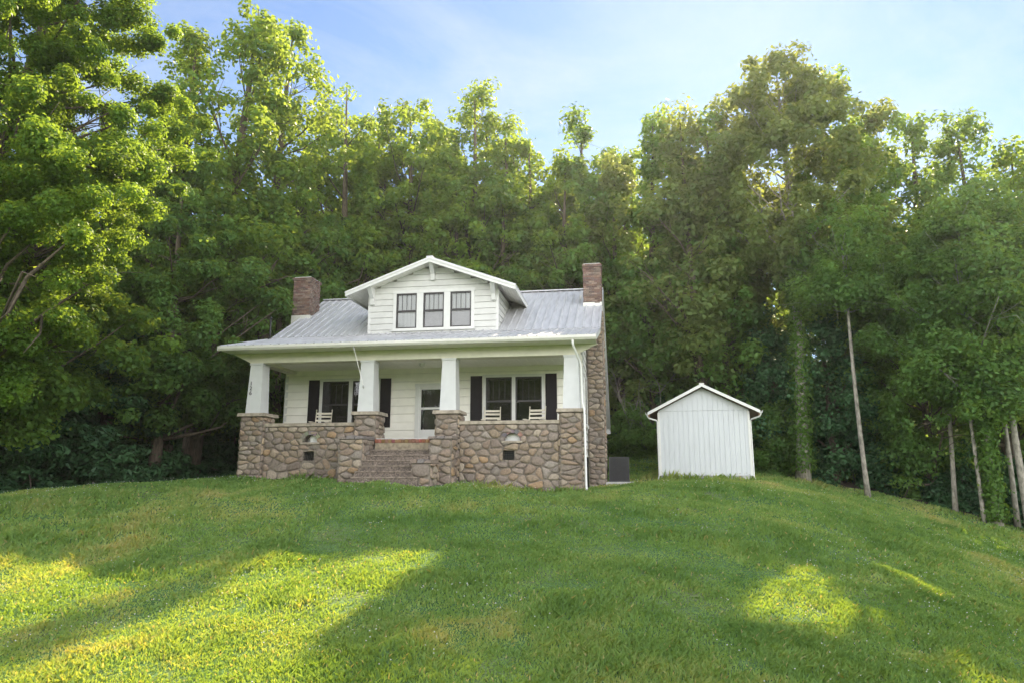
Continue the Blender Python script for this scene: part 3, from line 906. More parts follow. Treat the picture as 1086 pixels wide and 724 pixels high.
window(1.62, 2.63, .20, 1.73, VP, .88, 3); window(2.78, 3.72, .20, 1.73, VP, .88, 3)
casing(1.62, 3.72, .20, 1.73, VP, [(2.632, 2.778)], .1)
window(7.73, 8.66, .20, 1.75, VP, .90, 3); window(8.79, 9.72, .20, 1.75, VP, .90, 3)
casing(7.73, 9.72, .20, 1.75, VP, [(8.662, 8.788)], .1)
for u0, u1, w0, w1 in ((1.08, 1.50, .05, 1.79), (3.84, 4.24, .03, 1.80), (7.18, 7.60, .08, 1.81), (9.85, 10.25, .08, 1.84)):
    k = hm(); k.box(u0, u1, VP - .062, VP - .03, w0, w1)
    mz = w0 + (w1 - w0) * .53
    for a, b in ((w0 + .07, mz - .03), (mz + .03, w1 - .07)):
        n = int((b - a) / .05)
        for i in range(n): k.hexa([(u0 + .05, VP - .066, a + i * .05), (u1 - .05, VP - .066, a + i * .05), (u1 - .05, VP - .0625, a + i * .05), (u0 + .05, VP - .0625, a + i * .05)],
                                 [(u0 + .05, VP - .0635, a + i * .05 + .04), (u1 - .05, VP - .0635, a + i * .05 + .04), (u1 - .05, VP - .0625, a + i * .05 + .04), (u0 + .05, VP - .0625, a + i * .05 + .04)])
    k.box(u0 + .003, u1 - .003, VP - .068, VP - .0625, mz - .025, mz + .02)
    k.build('shutter', M['dark'], house)
# storm door
k = hm()
k.box(5.16, 5.298, VP - .055, VP + .03, FL, 1.46); k.box(6.202, 6.34, VP - .055, VP + .03, FL, 1.46); k.box(5.14, 6.36, VP - .06, VP + .03, 1.461, 1.58)
k.build('door_trim', M['trim'], house)
k = hm(); d0, d1 = VP - .03, VP + .01
k.box(5.30, 5.37, d0, d1, FL, 1.455); k.box(6.13, 6.20, d0, d1, FL, 1.455); k.box(5.37, 6.13, d0, d1, 1.37, 1.455)
k.box(5.37, 6.13, d0, d1, .655, .725); k.box(5.37, 6.13, d0, d1, FL, -.06)
dr = k.build('front_door', M['trim'], house)
k = hm()
for a, b in ((-.06, .655), (.725, 1.37)): k.add([(5.37, VP - .01, a), (6.13, VP - .01, a), (6.13, VP - .01, b), (5.37, VP - .01, b)], [(0, 1, 2, 3)])
k.build('door_glass', M['glass'], dr)
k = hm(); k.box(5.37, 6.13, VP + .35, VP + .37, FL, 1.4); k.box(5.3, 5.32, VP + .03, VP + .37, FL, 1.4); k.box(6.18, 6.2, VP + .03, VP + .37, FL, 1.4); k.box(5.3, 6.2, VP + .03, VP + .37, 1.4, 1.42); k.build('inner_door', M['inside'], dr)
k = hm(); k.box(6.14, 6.19, VP - .075, VP - .03, .5, .62); k.tube([(6.165, VP - .08, .58), (6.08, VP - .085, .58)], .012, 6); k.build('door_handle', M['metal'], dr)

# porch frame: beam, frieze, ceiling, soffit, gutter
k = hm()
k.box(.20, 11.16, .10, .52, 2.032, 2.17)
k.box(.20, .56, .521, 2.76, 2.036, 2.17); k.box(10.80, 11.16, .521, 2.76, 2.036, 2.17)
k.build('porch_beam', M['cream'], house)
k = hm(); k.box(.22, 11.14, .125, .5, 2.172, 2.36); k.box(.22, .54, .501, 2.76, 2.172, 2.40); k.box(10.82, 11.14, .501, 2.76, 2.172, 2.40); k.build('porch_frieze', M['cream'], house)
for s, u_, s2 in ((0, .218, -1), (1, 11.142, 1)):
    q = [(u_, 2.04), (u_, 2.36), (u_ + s2 * .66, 2.36)]
    k = hm(); k.prism(q if s else q[::-1], 1, .11, .20); k.build('cornice_return', M['cream'], house)
k = hm(); n = 36
for i in range(n):
    a, b = .56 + 10.24 * i / n, .56 + 10.24 * (i + 1) / n
    k.box(a + .003, b - .003, .50, VP - .02, 2.135, 2.15)
    k.box(a - .003, a + .003, .50, VP - .02, 2.141, 2.15)
k.build('porch_ceiling', M['soffit'], house)
k = hm(); n = 44
for i in range(n):
    a, b = -.53 + 12.3 * i / n, -.53 + 12.3 * (i + 1) / n
    k.box(a + .004, b - .004, -.58, .124, 2.362, 2.376); k.box(a - .004, a + .004, -.58, .124, 2.368, 2.376)
k.build('porch_soffit', M['soffit'], house)
UE0, UE1 = -.50, 11.80
k = hm()
gpv = [(-.60, 2.345), (-.60, 2.50), (-.612, 2.50), (-.612, 2.358), (-.68, 2.358), (-.715, 2.42), (-.72, 2.487), (-.735, 2.487), (-.735, 2.41), (-.69, 2.345)]
k.prism(gpv, 0, UE0 - .02, UE1 - .02)
k.box(UE0 - .024, UE0 - .018, -.735, -.60, 2.345, 2.49); k.box(UE1 - .022, UE1 - .016, -.735, -.60, 2.345, 2.49)
gut = k.build('eave_gutter', M['gutter'], house)
k = hm(); k.box(UE0, UE1 - .04, -.598, -.575, 2.35, 2.51); k.build('eave_fascia', M['trim'], house)
k = hm(); k.tube([(11.08, -.67, 2.345), (11.08, -.66, 2.22), (11.2, -.2, 1.9), (11.27, -.06, 1.7), (11.30, -.05, .52), (11.36, -.13, .30), (11.37, -.13, -1.95), (11.40, -.3, -2.05)], .037, 8); k.build('downspout', M['trim'], house, smooth=True)

# roofs
HB_, HR, VR = 3.40, 5.92, 7.10           # break and ridge heights, ridge position
k = hm(); k.slab((UE0, -.66, 2.50), (UE1 - UE0, 0, 0), (0, VP + .62, HB_ - 2.51), .05, rib=.30); k.build('porch_roof', M['roof'], house)
k = hm(); k.slab((UE0, VP - .10, HB_ + .0), (UE1 - UE0, 0, 0), (0, VR - VP + .10, HR - HB_), .06, rib=.30)
k.box(UE0, UE1, VR - .14, VR + .14, HR + .002, HR + .045)
k.build('main_roof', M['roof'], house)
k = hm(); k.slab((UE1, 13.4, .62), (UE0 - UE1, 0, 0), (0, VR - 13.4, HR - .64), .06, rib=.30); k.build('rear_roof', M['roof'], house)
def rake(k, u0, u1, va, wa, vb, wb, h, dz=.06):
    k.hexa([(u0, va, wa - h - dz), (u1, va, wa - h - dz), (u1, vb, wb - h - dz), (u0, vb, wb - h - dz)], [(u0, va, wa - dz - .003), (u1, va, wa - dz - .003), (u1, vb, wb - dz - .003), (u0, vb, wb - dz - .003)])
for u0, u1 in ((UE0 + .004, UE0 + .045), (UE1 - .045, UE1 - .004)):
    k = hm()
    rake(k, u0, u1, -.57, 2.535, VP, HB_, .11); rake(k, u0, u1, VP + .002, HB_ + .06, VR - .002, HR, .16); rake(k, u0, u1, VR + .002, HR, 13.3, .70, .16)
    k.build('rake_board', M['trim'], house)
# boxed underside of the gable overhangs
for u0, u1 in ((UE0 + .047, .16), (11.15, UE1 - .047)):
    k = hm()
    rake(k, u0, u1, .2, 2.72, VP, HB_ - .02, .02); rake(k, u0, u1, VP + .002, HB_ + .04, VR - .002, HR - .02, .02, .1); rake(k, u0, u1, VR + .002, HR - .02, 13.3, .68, .02, .1)
    k.build('rake_soffit', M['trim'], house)
k = hm(); k.box(UE0, UE1, 13.3, 13.36, .32, .60); k.build('rear_fascia', M['trim'], house)
# gable end walls
def roofw(v): return HB_ + (v - VP) * (HR - HB_) / (VR - VP) if v < VR else HR - (v - VR) * (HR - .62) / (13.4 - VR)
def span(z):
    lo = VP + .03 if z < HB_ else VP + (z - HB_) / (HR - HB_) * (VR - VP)
    hi = 12.9 if z < .9 else VR + (HR - z) / (HR - .62) * (13.4 - VR) - .25
    return lo + .12, min(12.9, hi)
for nm, pl, out in (('gable_wall', 11.13, 1), ('gable_wall', .17, -1)):
    mb = hm(); siding(mb, 1, pl, 3, 12, -1.0, 5.6, .29, (), out, span); mb.build(nm, M['siding_dimmed'], house)
    k = hm(); a, b = sorted((pl - out * .02, pl - out * .3)); k.box(a, b, VP + .05, 12.9, GB, -1.0); k.build('foundation', M['concrete'], house)
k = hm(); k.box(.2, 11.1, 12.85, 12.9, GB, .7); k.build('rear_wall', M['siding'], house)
# side windows on the right gable end
for v0 in (3.3,):
    k = hm(); k.box(11.16, 11.19, v0, v0 + .95, .1, 1.75); o = k.build('window', M['frame'], house)
    k = hm(); k.box(11.15, 11.21, v0 - .12, v0 - .002, 0, 1.87); k.box(11.15, 11.21, v0 + .952, v0 + 1.07, 0, 1.87); k.box(11.15, 11.215, v0 - .12, v0 + 1.07, 1.752, 1.87); k.box(11.15, 11.25, v0 - .12, v0 + 1.07, 0, .098); k.build('window_frame', M['trim'], o)
    k = hm(); k.box(11.191, 11.194, v0 + .05, v0 + .9, .95, 1.7); k.box(11.191, 11.194, v0 + .05, v0 + .9, .15, .9); k.build('pane', M['glass'], o)

# dormer
DV, DU0, DU1 = 2.82, 3.27, 8.14
DC, DE, DT, DS = 5.72, 4.96, 6.13, 2.22     # centre, eave height, ridge height, front of the overhang
DHW = 3.16
def dtop(u): return DT - abs(u - DC) * (DT - DE) / DHW
dwin = [(4.33, 5.11), (5.36, 6.14), (6.38, 7.16)]
dz0, dz1 = 3.62, 4.93
mb = hm()
def dspan(z):
    if z < 4.95: return DU0, DU1
    w_ = (DT - .08 - z) / ((DT - DE) / DHW)
    return max(DU0, DC - w_), min(DU1, DC + w_)
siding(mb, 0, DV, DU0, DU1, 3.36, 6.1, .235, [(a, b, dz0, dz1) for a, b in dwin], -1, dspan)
dw = mb.build('dormer_wall', M['siding_dimmed'], house)
for sgn, u_ in ((-1, DU0), (1, DU1)):
    mb = hm()
    def sspan(z): return DV + .02, VP + (z - HB_) / (HR - HB_) * (VR - VP) + .3
    siding(mb, 1, u_, 3, 6, 3.36, 4.98, .235, (), sgn, sspan); mb.build('dormer_side_wall', M['siding_dimmed'], dw)
for a in (DU0 - .03, DU1 - .07):
    k = hm(); k.box(a, a + .1, DV - .034, DV + .06, 3.38, 4.97); k.build('dormer_corner_board', M['trim'], dw)
for i, (a, b) in enumerate(dwin):
    window(a, b, dz0, dz1, DV, 4.26, 3, curtain=((dz0, 'curtain'), (4.2, 'shade'), (4.2, 'shade'))[i])
casing(dwin[0][0], dwin[2][1], dz0, dz1, DV, [(5.112, 5.358), (6.142, 6.378)], .12)
k = hm()
for s in (-1, 1):
    k.slab((DC + s * DHW, DS, DE), (0, 7.5 - DS, 0), (-s * DHW, 0, DT - DE), .05, rib=.30, ribw=.04)
k.box(DC - .12, DC + .12, DS - .002, 7.5, DT - .035, DT + .03)
dro = k.build('dormer_roof', M['roof'], house)
k = hm()
sl_ = (DT - DE) / DHW
for s in (-1, 1):
    def pt(d, dz): return (DC + s * d, DT - d * sl_ + dz)
    q = [pt(.0, -.053), pt(DHW, -.053), pt(DHW, -.2), pt(.0, -.2)]
    k.prism(q, 1, DS - .03, DS + .015)                                    # barge board
    q = [pt(.0, -.02), pt(DHW + .01, -.02), pt(DHW + .01, -.09), pt(.0, -.09)]
    k.prism(q, 1, DS - .055, DS - .032)                                   # crown strip
    q = [pt(DHW - .03, -.055), pt(DHW, -.055), pt(DHW, -.2), pt(DHW - .03, -.2)]
    k.prism(q, 1, DS + .02, 5.6)                                          # eave fascia
k.build('barge_board', M['trim'], dro)
k = hm()
n = 22
for s in (-1, 1):
    for i in range(n):
        d0, d1 = DHW * i / n + .004, DHW * (i + 1) / n - .004
        q = [(DC + s * d, DT - d * sl_ + z) for d, z in ((d0, -.115), (d1, -.115), (d1, -.10), (d0, -.10))]
        k.prism(q, 1, DS + .016, DV if d0 < 2.2 else 5.3)
    q = [(DC + s * d, DT - d * sl_ + z) for d, z in ((0, -.1), (DHW - .04, -.1), (DHW - .04, -.06), (0, -.06))]
    k.prism(q, 1, DS + .016, 5.3)
k.build('dormer_soffit', M['soffit'], dro)
for d in (-2.30, 0, 2.28):
    zt = DT - abs(d) * sl_ - .125
    k = hm(); u_ = DC + d
    k.prism([(DV - .03, zt), (DV - .03, zt - .62), (DV - .13, zt - .62), (DV - .16, zt - .40), (DS + .12, zt - .10), (DS + .06, zt)], 0, u_ - .075, u_ + .075)
    k.build('knee_brace', M['trim'], dro)

# chimneys
BR = [(.175, .10, .08), (.20, .13, .10), (.15, .09, .078), (.235, .17, .14), (.19, .145, .12), (.13, .092, .085)]
def chimney(u0, u1, v0, v1, z0, z1, seed, fl):
    k = hm(); k.box(u0 + .01, u1 - .01, v0 + .01, v1 - .01, z0 - .9, z1 - .02)
    o = k.build('chimney', M['mortar'], house)
    mb = hm(); bricks(mb, u0, u1, v0, v1, z0, z1 - .12, BR, .07, .21, seed, .012)
    bricks(mb, u0 - .035, u1 + .035, v0 - .035, v1 + .035, z1 - .12, z1, BR, .06, .21, seed + 1, .008)
    mb.build('brickwork', M['brick'], o, colour=True)
    k = hm(); k.box(u0 - .02, u1 + .02, v0 - .02, v1 + .02, z0 - .5, z0 + .04); k.build('chimney_flashing', M['gutter'], o)
    k = hm(); k.box(u0 + .02, u1 - .02, v0 + .02, v1 - .02, z1 + .001, z1 + .035); k.build('chimney_crown', M['concrete'], o)
    return o
chimney(-.84, -.08, 4.85, 5.75, 4.72, 6.36, 11, True)
chimney(11.10, 11.78, 5.05, 5.85, 4.84, 6.42, 21, True)
o = stone_block('stone_chimney_base', 11.20, 11.79, 4.95, 5.9, GB, 4.55, 600, .30, .16, 'frb')
k = hm(); k.box(11.18, 11.79, 4.95, 5.9, GB, 4.55); k.build('mortar_core', M['mortar'], o)
o = stone_block('stone_chimney_base', -.82, .14, 4.9, 5.75, GB, 4.6, 640, .30, .16, 'fl')
k = hm(); k.box(-.82, .14, 4.9, 5.75, GB, 4.6); k.build('mortar_core', M['mortar'], o)
k = hm(); k.tube([(-.36, 2.3, 3.1), (-.36, 2.3, 4.05)], .035, 8); k.tube([(-.36, 2.3, 4.05), (-.36, 2.3, 4.12)], .05, 8); k.tube([(-.36, 2.3, 3.22), (-.36, 2.3, 3.34)], [.11, .05], 10)
k.build('roof_vent_pipe', M['black'], house, smooth=True)
# porch ceiling light
k = hm(); k.tube([(5.72, 1.6, 2.134), (5.72, 1.6, 2.11), (5.72, 1.6, 2.10), (5.72, 1.6, 2.03), (5.72, 1.6, 1.995)], [.11, .12, .105, .09, .03], 16)
k.build('porch_light', M['curtain'], house, smooth=True)

# ------------------------------------------------------------------ loose things at the house
def hthing(name, u, v, w, rz, label, cat, group=None):
    return tag(empty(name, hw(u, v, w), -TH + rz), label, cat, group)
def rocker(u, v, rz, label):
    t = hthing('rocking_chair', u, v, FL, rz, label, 'rocking chair', 'rocking chairs on the porch')
    W_ = .27
    for s in (-1, 1):
        mb = MB(); mb.tube([(s * W_, .20, .05), (s * W_, .25, .45), (s * W_ * 1.02, .38, 1.08)], [.02, .02, .016], 8); mb.tube([(s * W_ * 1.02, .38, 1.08), (s * W_ * 1.02, .385, 1.11), (s * W_ * 1.02, .39, 1.14)], [.012, .024, .006], 8); mb.build('back_post', M['chairwood'], t, smooth=True)
        mb = MB(); mb.tube([(s * W_, -.26, .05), (s * W_, -.26, .64)], .019, 8); mb.build('front_leg', M['chairwood'], t, smooth=True)
        mb = MB(); mb.tube([(s * W_, -.46 + i * .11, .028 + .10 * ((i - 4.4) / 4.6) ** 2) for i in range(10)], .02, 6); mb.build('rocker', M['chairwood'], t, smooth=True)
        mb = MB(); mb.box(s * W_ - .05, s * W_ + .05, -.33, .29, .64, .665); mb.build('armrest', M['chairwood'], t)
    for i, z in enumerate((.60, .74, .88, .99)):
        mb = MB(); y = .25 + (z - .45) / .63 * .13
        n = 8
        vs = []
        for q in range(n + 1):
            x = -W_ + 2 * W_ * q / n; b = .03 * (1 - (x / W_) ** 2)
            vs += [(x, y + b, z - .032), (x, y + b, z + .032), (x, y + b + .012, z + .034), (x, y + b + .012, z - .032)]
        fs = []
        for q in range(n):
            for e in range(4): fs.append((q * 4 + e, q * 4 + (e + 1) % 4, q * 4 + 4 + (e + 1) % 4, q * 4 + 4 + e))
        mb.add(vs, fs + [(0, 1, 2, 3), (4 * n, 4 * n + 3, 4 * n + 2, 4 * n + 1)]); mb.build('back_slat', M['chairwood'], t)
    mb = MB()
    for i in range(9): mb.box(-W_, W_, -.28 + i * .058, -.28 + i * .058 + .045, .415, .435)
    mb.build('seat', M['chairwood'], t)
    mb = MB()
    for y, z in ((-.26, .2), (.22, .2)): mb.tube([(-W_, y, z), (W_, y, z)], .012, 6)
    for s in (-1, 1): mb.tube([(s * W_, -.26, .26), (s * W_, .23, .26)], .012, 6)
    mb.build('stretcher', M['chairwood'], t)
rocker(2.12, 1.62, R(8), 'cream ladder-back rocking chair alone behind the porch wall left of the steps')
rocker(8.16, 1.6, R(6), 'cream ladder-back rocking chair in front of the left window of the right pair')
rocker(9.62, 1.6, R(-8), 'cream ladder-back rocking chair beside the rightmost dark shutter')
t = hthing('hanging_rod', 4.16, -.74, 2.34, 0, 'thin pale rod with a dark knob hanging from the eave before the second column', 'rod')
mb = MB(); mb.tube([(0, 0, 0), (.03, -.02, -.06), (.06, -.02, -.15)], .01, 6); mb.build('hook', M['metal'], t)
mb = MB(); mb.tube([(.06, -.02, -.15), (.36, .04, -1.22)], .009, 8); mb.build('rod', M['gutter'], t)
mb = MB(); mb.tube([(.36, .04, -1.22), (.372, .042, -1.27), (.385, .045, -1.33)], [.012, .03, .012], 8); mb.build('knob', M['metal'], t)

# air conditioner on its pad
p = hw(12.28, 5.55); zg = gz1(p[0], p[1])
ac = tag(empty('air_conditioner', (p[0], p[1], zg), -TH), 'dark grey outdoor air conditioner on a concrete pad beside the stone chimney', 'air conditioner')
mb = MB(); mb.box(-.5, .5, -.5, .5, -.1, .07); mb.build('concrete_pad', M['concrete'], ac)
mb = MB()
for x in (-.37, .33):
    for y in (-.37, .33): mb.box(x, x + .04, y, y + .04, .071, .95)
mb.box(-.38, .38, -.38, .38, .072, .13); mb.box(-.38, .38, -.38, .38, .93, .97)
mb.build('body', M['acmetal'], ac)
mb = MB()
for i in range(22):
    z = .15 + i * .036
    mb.box(-.33, .33, -.365, -.345, z, z + .016); mb.box(-.33, .33, .345, .365, z, z + .016)
    mb.box(-.365, -.345, -.33, .33, z, z + .016); mb.box(.345, .365, -.33, .33, z, z + .016)
mb.build('louvres', M['acmetal'], ac)
mb = MB(); mb.box(-.335, .335, -.335, .335, .131, .929); mb.build('coil', M['acfin'], ac)
mb = MB()
for i in range(7):
    rr = .05 + i * .04
    mb.tube([(rr * math.cos(a), rr * math.sin(a), .985) for a in np.linspace(0, 2 * math.pi, 25)], .004, 4)
mb.build('fan_guard', M['black'], ac)

# garden shed
SY = 27.4
pl_ = at(700, 507, SY); pr_ = at(799, 506, SY - .8)
sw_ = math.hypot(pr_[0] - pl_[0], pr_[1] - pl_[1]); sth = math.atan2(pr_[1] - pl_[1], pr_[0] - pl_[0])
sc_ = (pl_ + pr_) / 2
SB = -.24
shed = tag(empty('garden_shed', (sc_[0], sc_[1], SB), sth), 'small white gabled shed with vertical siding on a block base right of the house', 'shed')
hs = sw_ / 2 - .02; WH, RH, DEP = 2.74, 3.60, 3.6
mb = MB(); mb.box(-hs + .03, hs - .03, .03, DEP, -.5, .20); mb.build('foundation', M['concrete'], shed)
mb = MB(); nb = 18
def rh(x): return RH - abs(x) * (RH - WH) / hs - .08
for i in range(nb):                                    # grooved vertical boards
    a, b = -hs + 2 * hs * i / nb, -hs + 2 * hs * (i + 1) / nb
    mb.box(a + .007, b - .007, -.012, .03, .20, WH - .09)
    mb.box(a - .007 if i else a, a + .007, .004, .03, .20, WH - .09)
    a2, b2 = a + .007, b - .007
    mb.add([(a2, -.024, WH - .085), (b2, -.024, WH - .085), (b2, -.024, rh(b2)), (a2, -.024, rh(a2)), (a2, .03, WH - .085), (b2, .03, WH - .085), (b2, .03, rh(b2)), (a2, .03, rh(a2))],
           [(0, 1, 2, 3), (4, 7, 6, 5), (0, 4, 5, 1), (1, 5, 6, 2), (2, 6, 7, 3), (3, 7, 4, 0)])
    if i: mb.box(a - .007, a + .007, -.006, .03, WH - .085, rh(a) - .01)
mb.box(-hs + .002, -hs + .035, .031, DEP, .2, WH - .1); mb.box(hs - .035, hs - .002, .031, DEP, .2, WH - .1)
mb.box(-hs + .036, hs - .036, DEP - .03, DEP, .2, WH - .1)
mb.build('wall', M['shed'], shed)
mb = MB(); r = random.Random(9)
for i in range(46):                                   # dried mud splashes along the foot of the boards
    x = r.uniform(-hs + .1, hs - .1); z = .215 + abs(r.gauss(0, .05)); w_ = r.uniform(.008, .035); h_ = r.uniform(.006, .02)
    q = [(x + w_ * math.cos(t), z + h_ * math.sin(t)) for t in np.linspace(0, 5.5, 7)]
    mb.prism(q, 1, -.0145, -.0118)
mb.build('mud_splash', M['dirt'], shed)
mb = MB(); mb.box(-hs - .02, -hs + .06, -.032, -.013, .2, WH - .14); mb.box(hs - .06, hs + .02, -.032, -.013, .2, WH - .14); mb.build('corner_trim', M['trim'], shed)
ov, fo = .37, .32
sl2 = (RH - WH) / hs
mb = MB()
for s in (-1, 1):
    mb.slab((s * (hs + ov), -fo, WH - ov * sl2 + .06), (0, DEP + .6, 0), (-s * (hs + ov), 0, (hs + ov) * sl2), .05, rib=.25, ribw=.03, ribh=.02)
mb.box(-.09, .09, -fo - .002, DEP + .25, RH + .045, RH + .085)
mb.build('roof', M['gutter'], shed)
mb = MB()
for s in (-1, 1):
    def q(d, z): return (s * d, RH + .06 - d * sl2 + z)
    mb.prism([q(0, -.055), q(hs + ov, -.055), q(hs + ov, -.10), q(0, -.10)], 1, -fo + .03, DEP + .2)
    mb.prism([q(hs + ov - .05, -.10), q(hs + ov, -.10), q(hs + ov, -.2), q(hs + ov - .05, -.2)], 1, -fo + .06, DEP + .2)
mb.build('roof_deck', M['rawwood'], shed)
mb = MB()
for s in (-1, 1):
    def q(d, z): return (s * d, RH + .06 - d * sl2 + z)
    mb.prism([q(0, -.0), q(hs + ov + .02, -.0), q(hs + ov + .02, -.11), q(0, -.11)], 1, -fo - .03, -fo + .0)
mb.build('gable_fascia', M['trim'], shed)
for s in (-1, 1):
    mb = MB(); z = WH - ov * sl2 + .05; x = s * (hs + ov)
    pr2 = [(x, z - .11), (x + s * .09, z - .09), (x + s * .11, z), (x + s * .095, z), (x + s * .075, z - .075), (x + s * .012, z - .09), (x + s * .012, z), (x, z)]
    mb.prism(pr2, 1, -fo - .02, DEP + .2); mb.build('gutter', M['gutter'], shed)
    mb = MB(); mb.tube([(x + s * .05, -fo + .08, z - .1), (x - s * .02, -fo + .1, z - .22), (s * (hs + .07), -.03, z - .3), (s * (hs + .045), .0, z - .36), (s * (hs + .045), .0, .2), (s * (hs + .08), -.12, .06)], .032, 8); mb.build('downspout', M['trim'], shed, smooth=True)
# ------------------------------------------------------------------ trees
# near trees on the left
T('near feathery locust filling the upper left corner, crown glowing yellow green', -95, 17, -90, 4.43, low=.22, lean=(1.7, .3), leafmat='leaf_sun', leaf=.098, npuff=560, per=720, pr=(.38, .75), trunk_r=.3, flat=.7, name='locust_tree', base=None)
T('pale green tree whose long low boughs hang left of the porch, below the locust crown', 165, 27, 165, 3.46, low=.22, leafmat='leaf_blue', leaf=.17, npuff=237, per=288, pr=(.5, .9), flat=.7)
T('leafy tree at the left picture edge with boughs hanging over the dark hemlocks', -15, 20, 170, 3.67, low=.2, leafmat='leaf_mid', leaf=.16, npuff=212, per=276, pr=(.5, .9), flat=.7)
T('dark drooping hemlock at the left lawn edge, widest of the three', 110, 26, 318, 3.67, low=.05, leafmat='leaf_dark', leaf=.24, npuff=287, per=204, shape='conifer', name='hemlock_tree', nocarve=True)
T('dark hemlock at the far left edge of the lawn under the locust', 25, 24, 345, 3.46, low=.04, leafmat='leaf_dark', leaf=.24, npuff=250, per=192, shape='conifer', name='hemlock_tree', nocarve=True)
T('dark narrow hemlock standing next to the thick trunk left of the porch', 178, 31, 335, 2.81, low=.05, leafmat='leaf_dark', leaf=.24, npuff=212, per=180, shape='conifer', name='hemlock_tree', nocarve=True)
T('tall old poplar with a thick trunk standing left of the porch, ragged open top', 208, 30, 0, 4.00, low=.36, leafmat='leaf_mid', leaf=0.255, npuff=153, per=126, shape='oval', pr=(.65, 1.2), trunk_r=.42, lean=(.9, 0), name='poplar_tree', gaps=.12)
T('second tall poplar leaning right beside the thick trunk, sky showing through its crown', 272, 33, 22, 3.13, low=.4, leafmat='leaf_mid', leaf=0.255, npuff=112, per=111, shape='oval', pr=(.65, 1.2), lean=(.4, 0), name='poplar_tree', gaps=.15)
T('dense dark maple rising behind the left chimney and the end of the roof', 292, 35, 205, 3.67, low=.12, leafmat='leaf_blue', leaf=0.255, npuff=153, per=126)
T('shady maple filling the gap between the hemlocks and the porch post', 232, 35, 255, 3.46, low=.08, leafmat='leaf_blue', leaf=0.255, npuff=143, per=111, nocarve=True)
T('airy tall tree behind the left chimney with feathery gaps against the sky', 352, 39, 86, 5.10, low=.35, leafmat='leaf_mid', leaf=0.265, npuff=107, per=96, shape='oval', pr=(.65, 1.2), gaps=.2, nocarve=True)
T('round-topped dense tree above the left slope of the dormer', 424, 40, 113, 4.50, low=.3, leafmat='leaf_mid', leaf=0.265, npuff=153, per=111, shape='round', pr=(.6, 1.1), nocarve=True)
T('tree with a notched top between the airy tree and the round-topped tree', 388, 42, 138, 3.90, low=.3, leafmat='leaf_mid', leaf=0.265, npuff=102, per=96, shape='oval', pr=(.65, 1.2), nocarve=True)
T('tallest poplar behind the dormer, its top breaking into three spires', 496, 40, 95, 4.34, low=.3, leafmat='leaf_mid', leaf=0.265, npuff=132, per=104, shape='oval', pr=(.65, 1.2), name='poplar_tree', cp=.85)
T('slender poplar just right of the three-spired poplar, tip bent over', 534, 41, 124, 3.00, low=.35, leafmat='leaf_mid', leaf=0.265, npuff=76, per=96, shape='oval', pr=(.65, 1.2), name='poplar_tree', gaps=.15)
T('thin ragged tree right of the dormer ridge with sky on both sides', 566, 40.5, 150, 2.54, low=.35, leafmat='leaf_mid', leaf=0.265, npuff=61, per=89, shape='oval', pr=(.65, 1.2), gaps=.2)
T('low bright tree in the dip of the skyline above the right roof slope', 592, 42, 190, 3.60, low=.2, leafmat='leaf_mid', leaf=0.265, npuff=91, per=96)
T('pointed cone-shaped tree straight above the right chimney', 628, 37.6, 120, 3.38, low=.25, leafmat='leaf_blue', leaf=0.265, npuff=132, per=104, shape='cone', nocarve=True)
T('olive brown tree in flower just right of the right chimney', 662, 37, 176, 3.3, low=.15, leafmat='leaf_olive', leaf=.235, npuff=153, per=126)
T('narrow pointed tree, first spire left of the tall oak', 702, 35.2, 124, 2.5, low=.25, leafmat='leaf_blue', leaf=0.265, npuff=102, per=96, shape='cone')
T('blunt topped tree between the narrow spire and the tall oak', 742, 33, 126, 2.9, low=.25, leafmat='leaf_olive', leaf=0.265, npuff=102, per=96, shape='oval', pr=(.65, 1.2))
T('hazy olive tree behind the shed ridge, boughs reaching towards the house', 728, 38, 235, 3.75, low=.12, leafmat='leaf_olive', leaf=.235, npuff=132, per=119)
T('broad shaded tree rising directly behind the shed', 775, 37, 190, 2.81, low=.12, leafmat='leaf_blue', leaf=0.255, npuff=122, per=111, gaps=.1)
T('tallest oak on the right, pale trunk wrapped in ivy, open crown against the sky', 848, 31.2, 60, 4.0, low=.5, leafmat='leaf_olive', leaf=.235, npuff=229, per=150, shape='round', trunk_r=.25, bark='palebark', ivy=1.0, name='oak_tree', gaps=.0, lean=(.3, 0))
T('oak crowding the right side of the ivy-wrapped oak, slightly lower', 902, 33.5, 84, 2.81, low=.42, leafmat='leaf_blue', leaf=.235, npuff=107, per=119, shape='round', name='oak_tree')
T('oak leaning out on the left flank of the ivy-wrapped oak, its top lower', 792, 34, 112, 2.4, low=.4, leafmat='leaf_olive', leaf=.235, npuff=122, per=117, shape='round', name='oak_tree')
T('sun-struck sparse tree just left of the ivy-wrapped oak', 806, 35, 150, 2.38, low=.3, leafmat='leaf_olive', leaf=.235, npuff=86, per=96, gaps=.2)
T('slim tree with a bare pale trunk leaning left at the lawn edge', 918, 29, 215, 2.16, low=.64, leafmat='leaf_blue', leaf=.17, npuff=118, per=180, trunk_r=.085, bark='palebark', lean=(-.15, .2))
T('mid-height maple behind the slim leaning trunk', 948, 32, 205, 2.81, low=.25, leafmat='leaf_blue', leaf=.235, npuff=132, per=119)
T('bright topped tree on the skyline just right of the tall oaks', 948, 36, 128, 2.59, low=.3, leafmat='leaf_mid', leaf=0.255, npuff=102, per=104, shape='oval', pr=(.65, 1.2))
T('big dark tree forming the highest point of the right-hand woods', 1008, 33, 116, 3.46, low=.2, leafmat='leaf_blue', leaf=.235, npuff=173, per=126)
T('dark full tree stepping down to the right picture edge', 1062, 32, 134, 3.4, low=.2, leafmat='leaf_blue', leaf=.235, npuff=143, per=119)
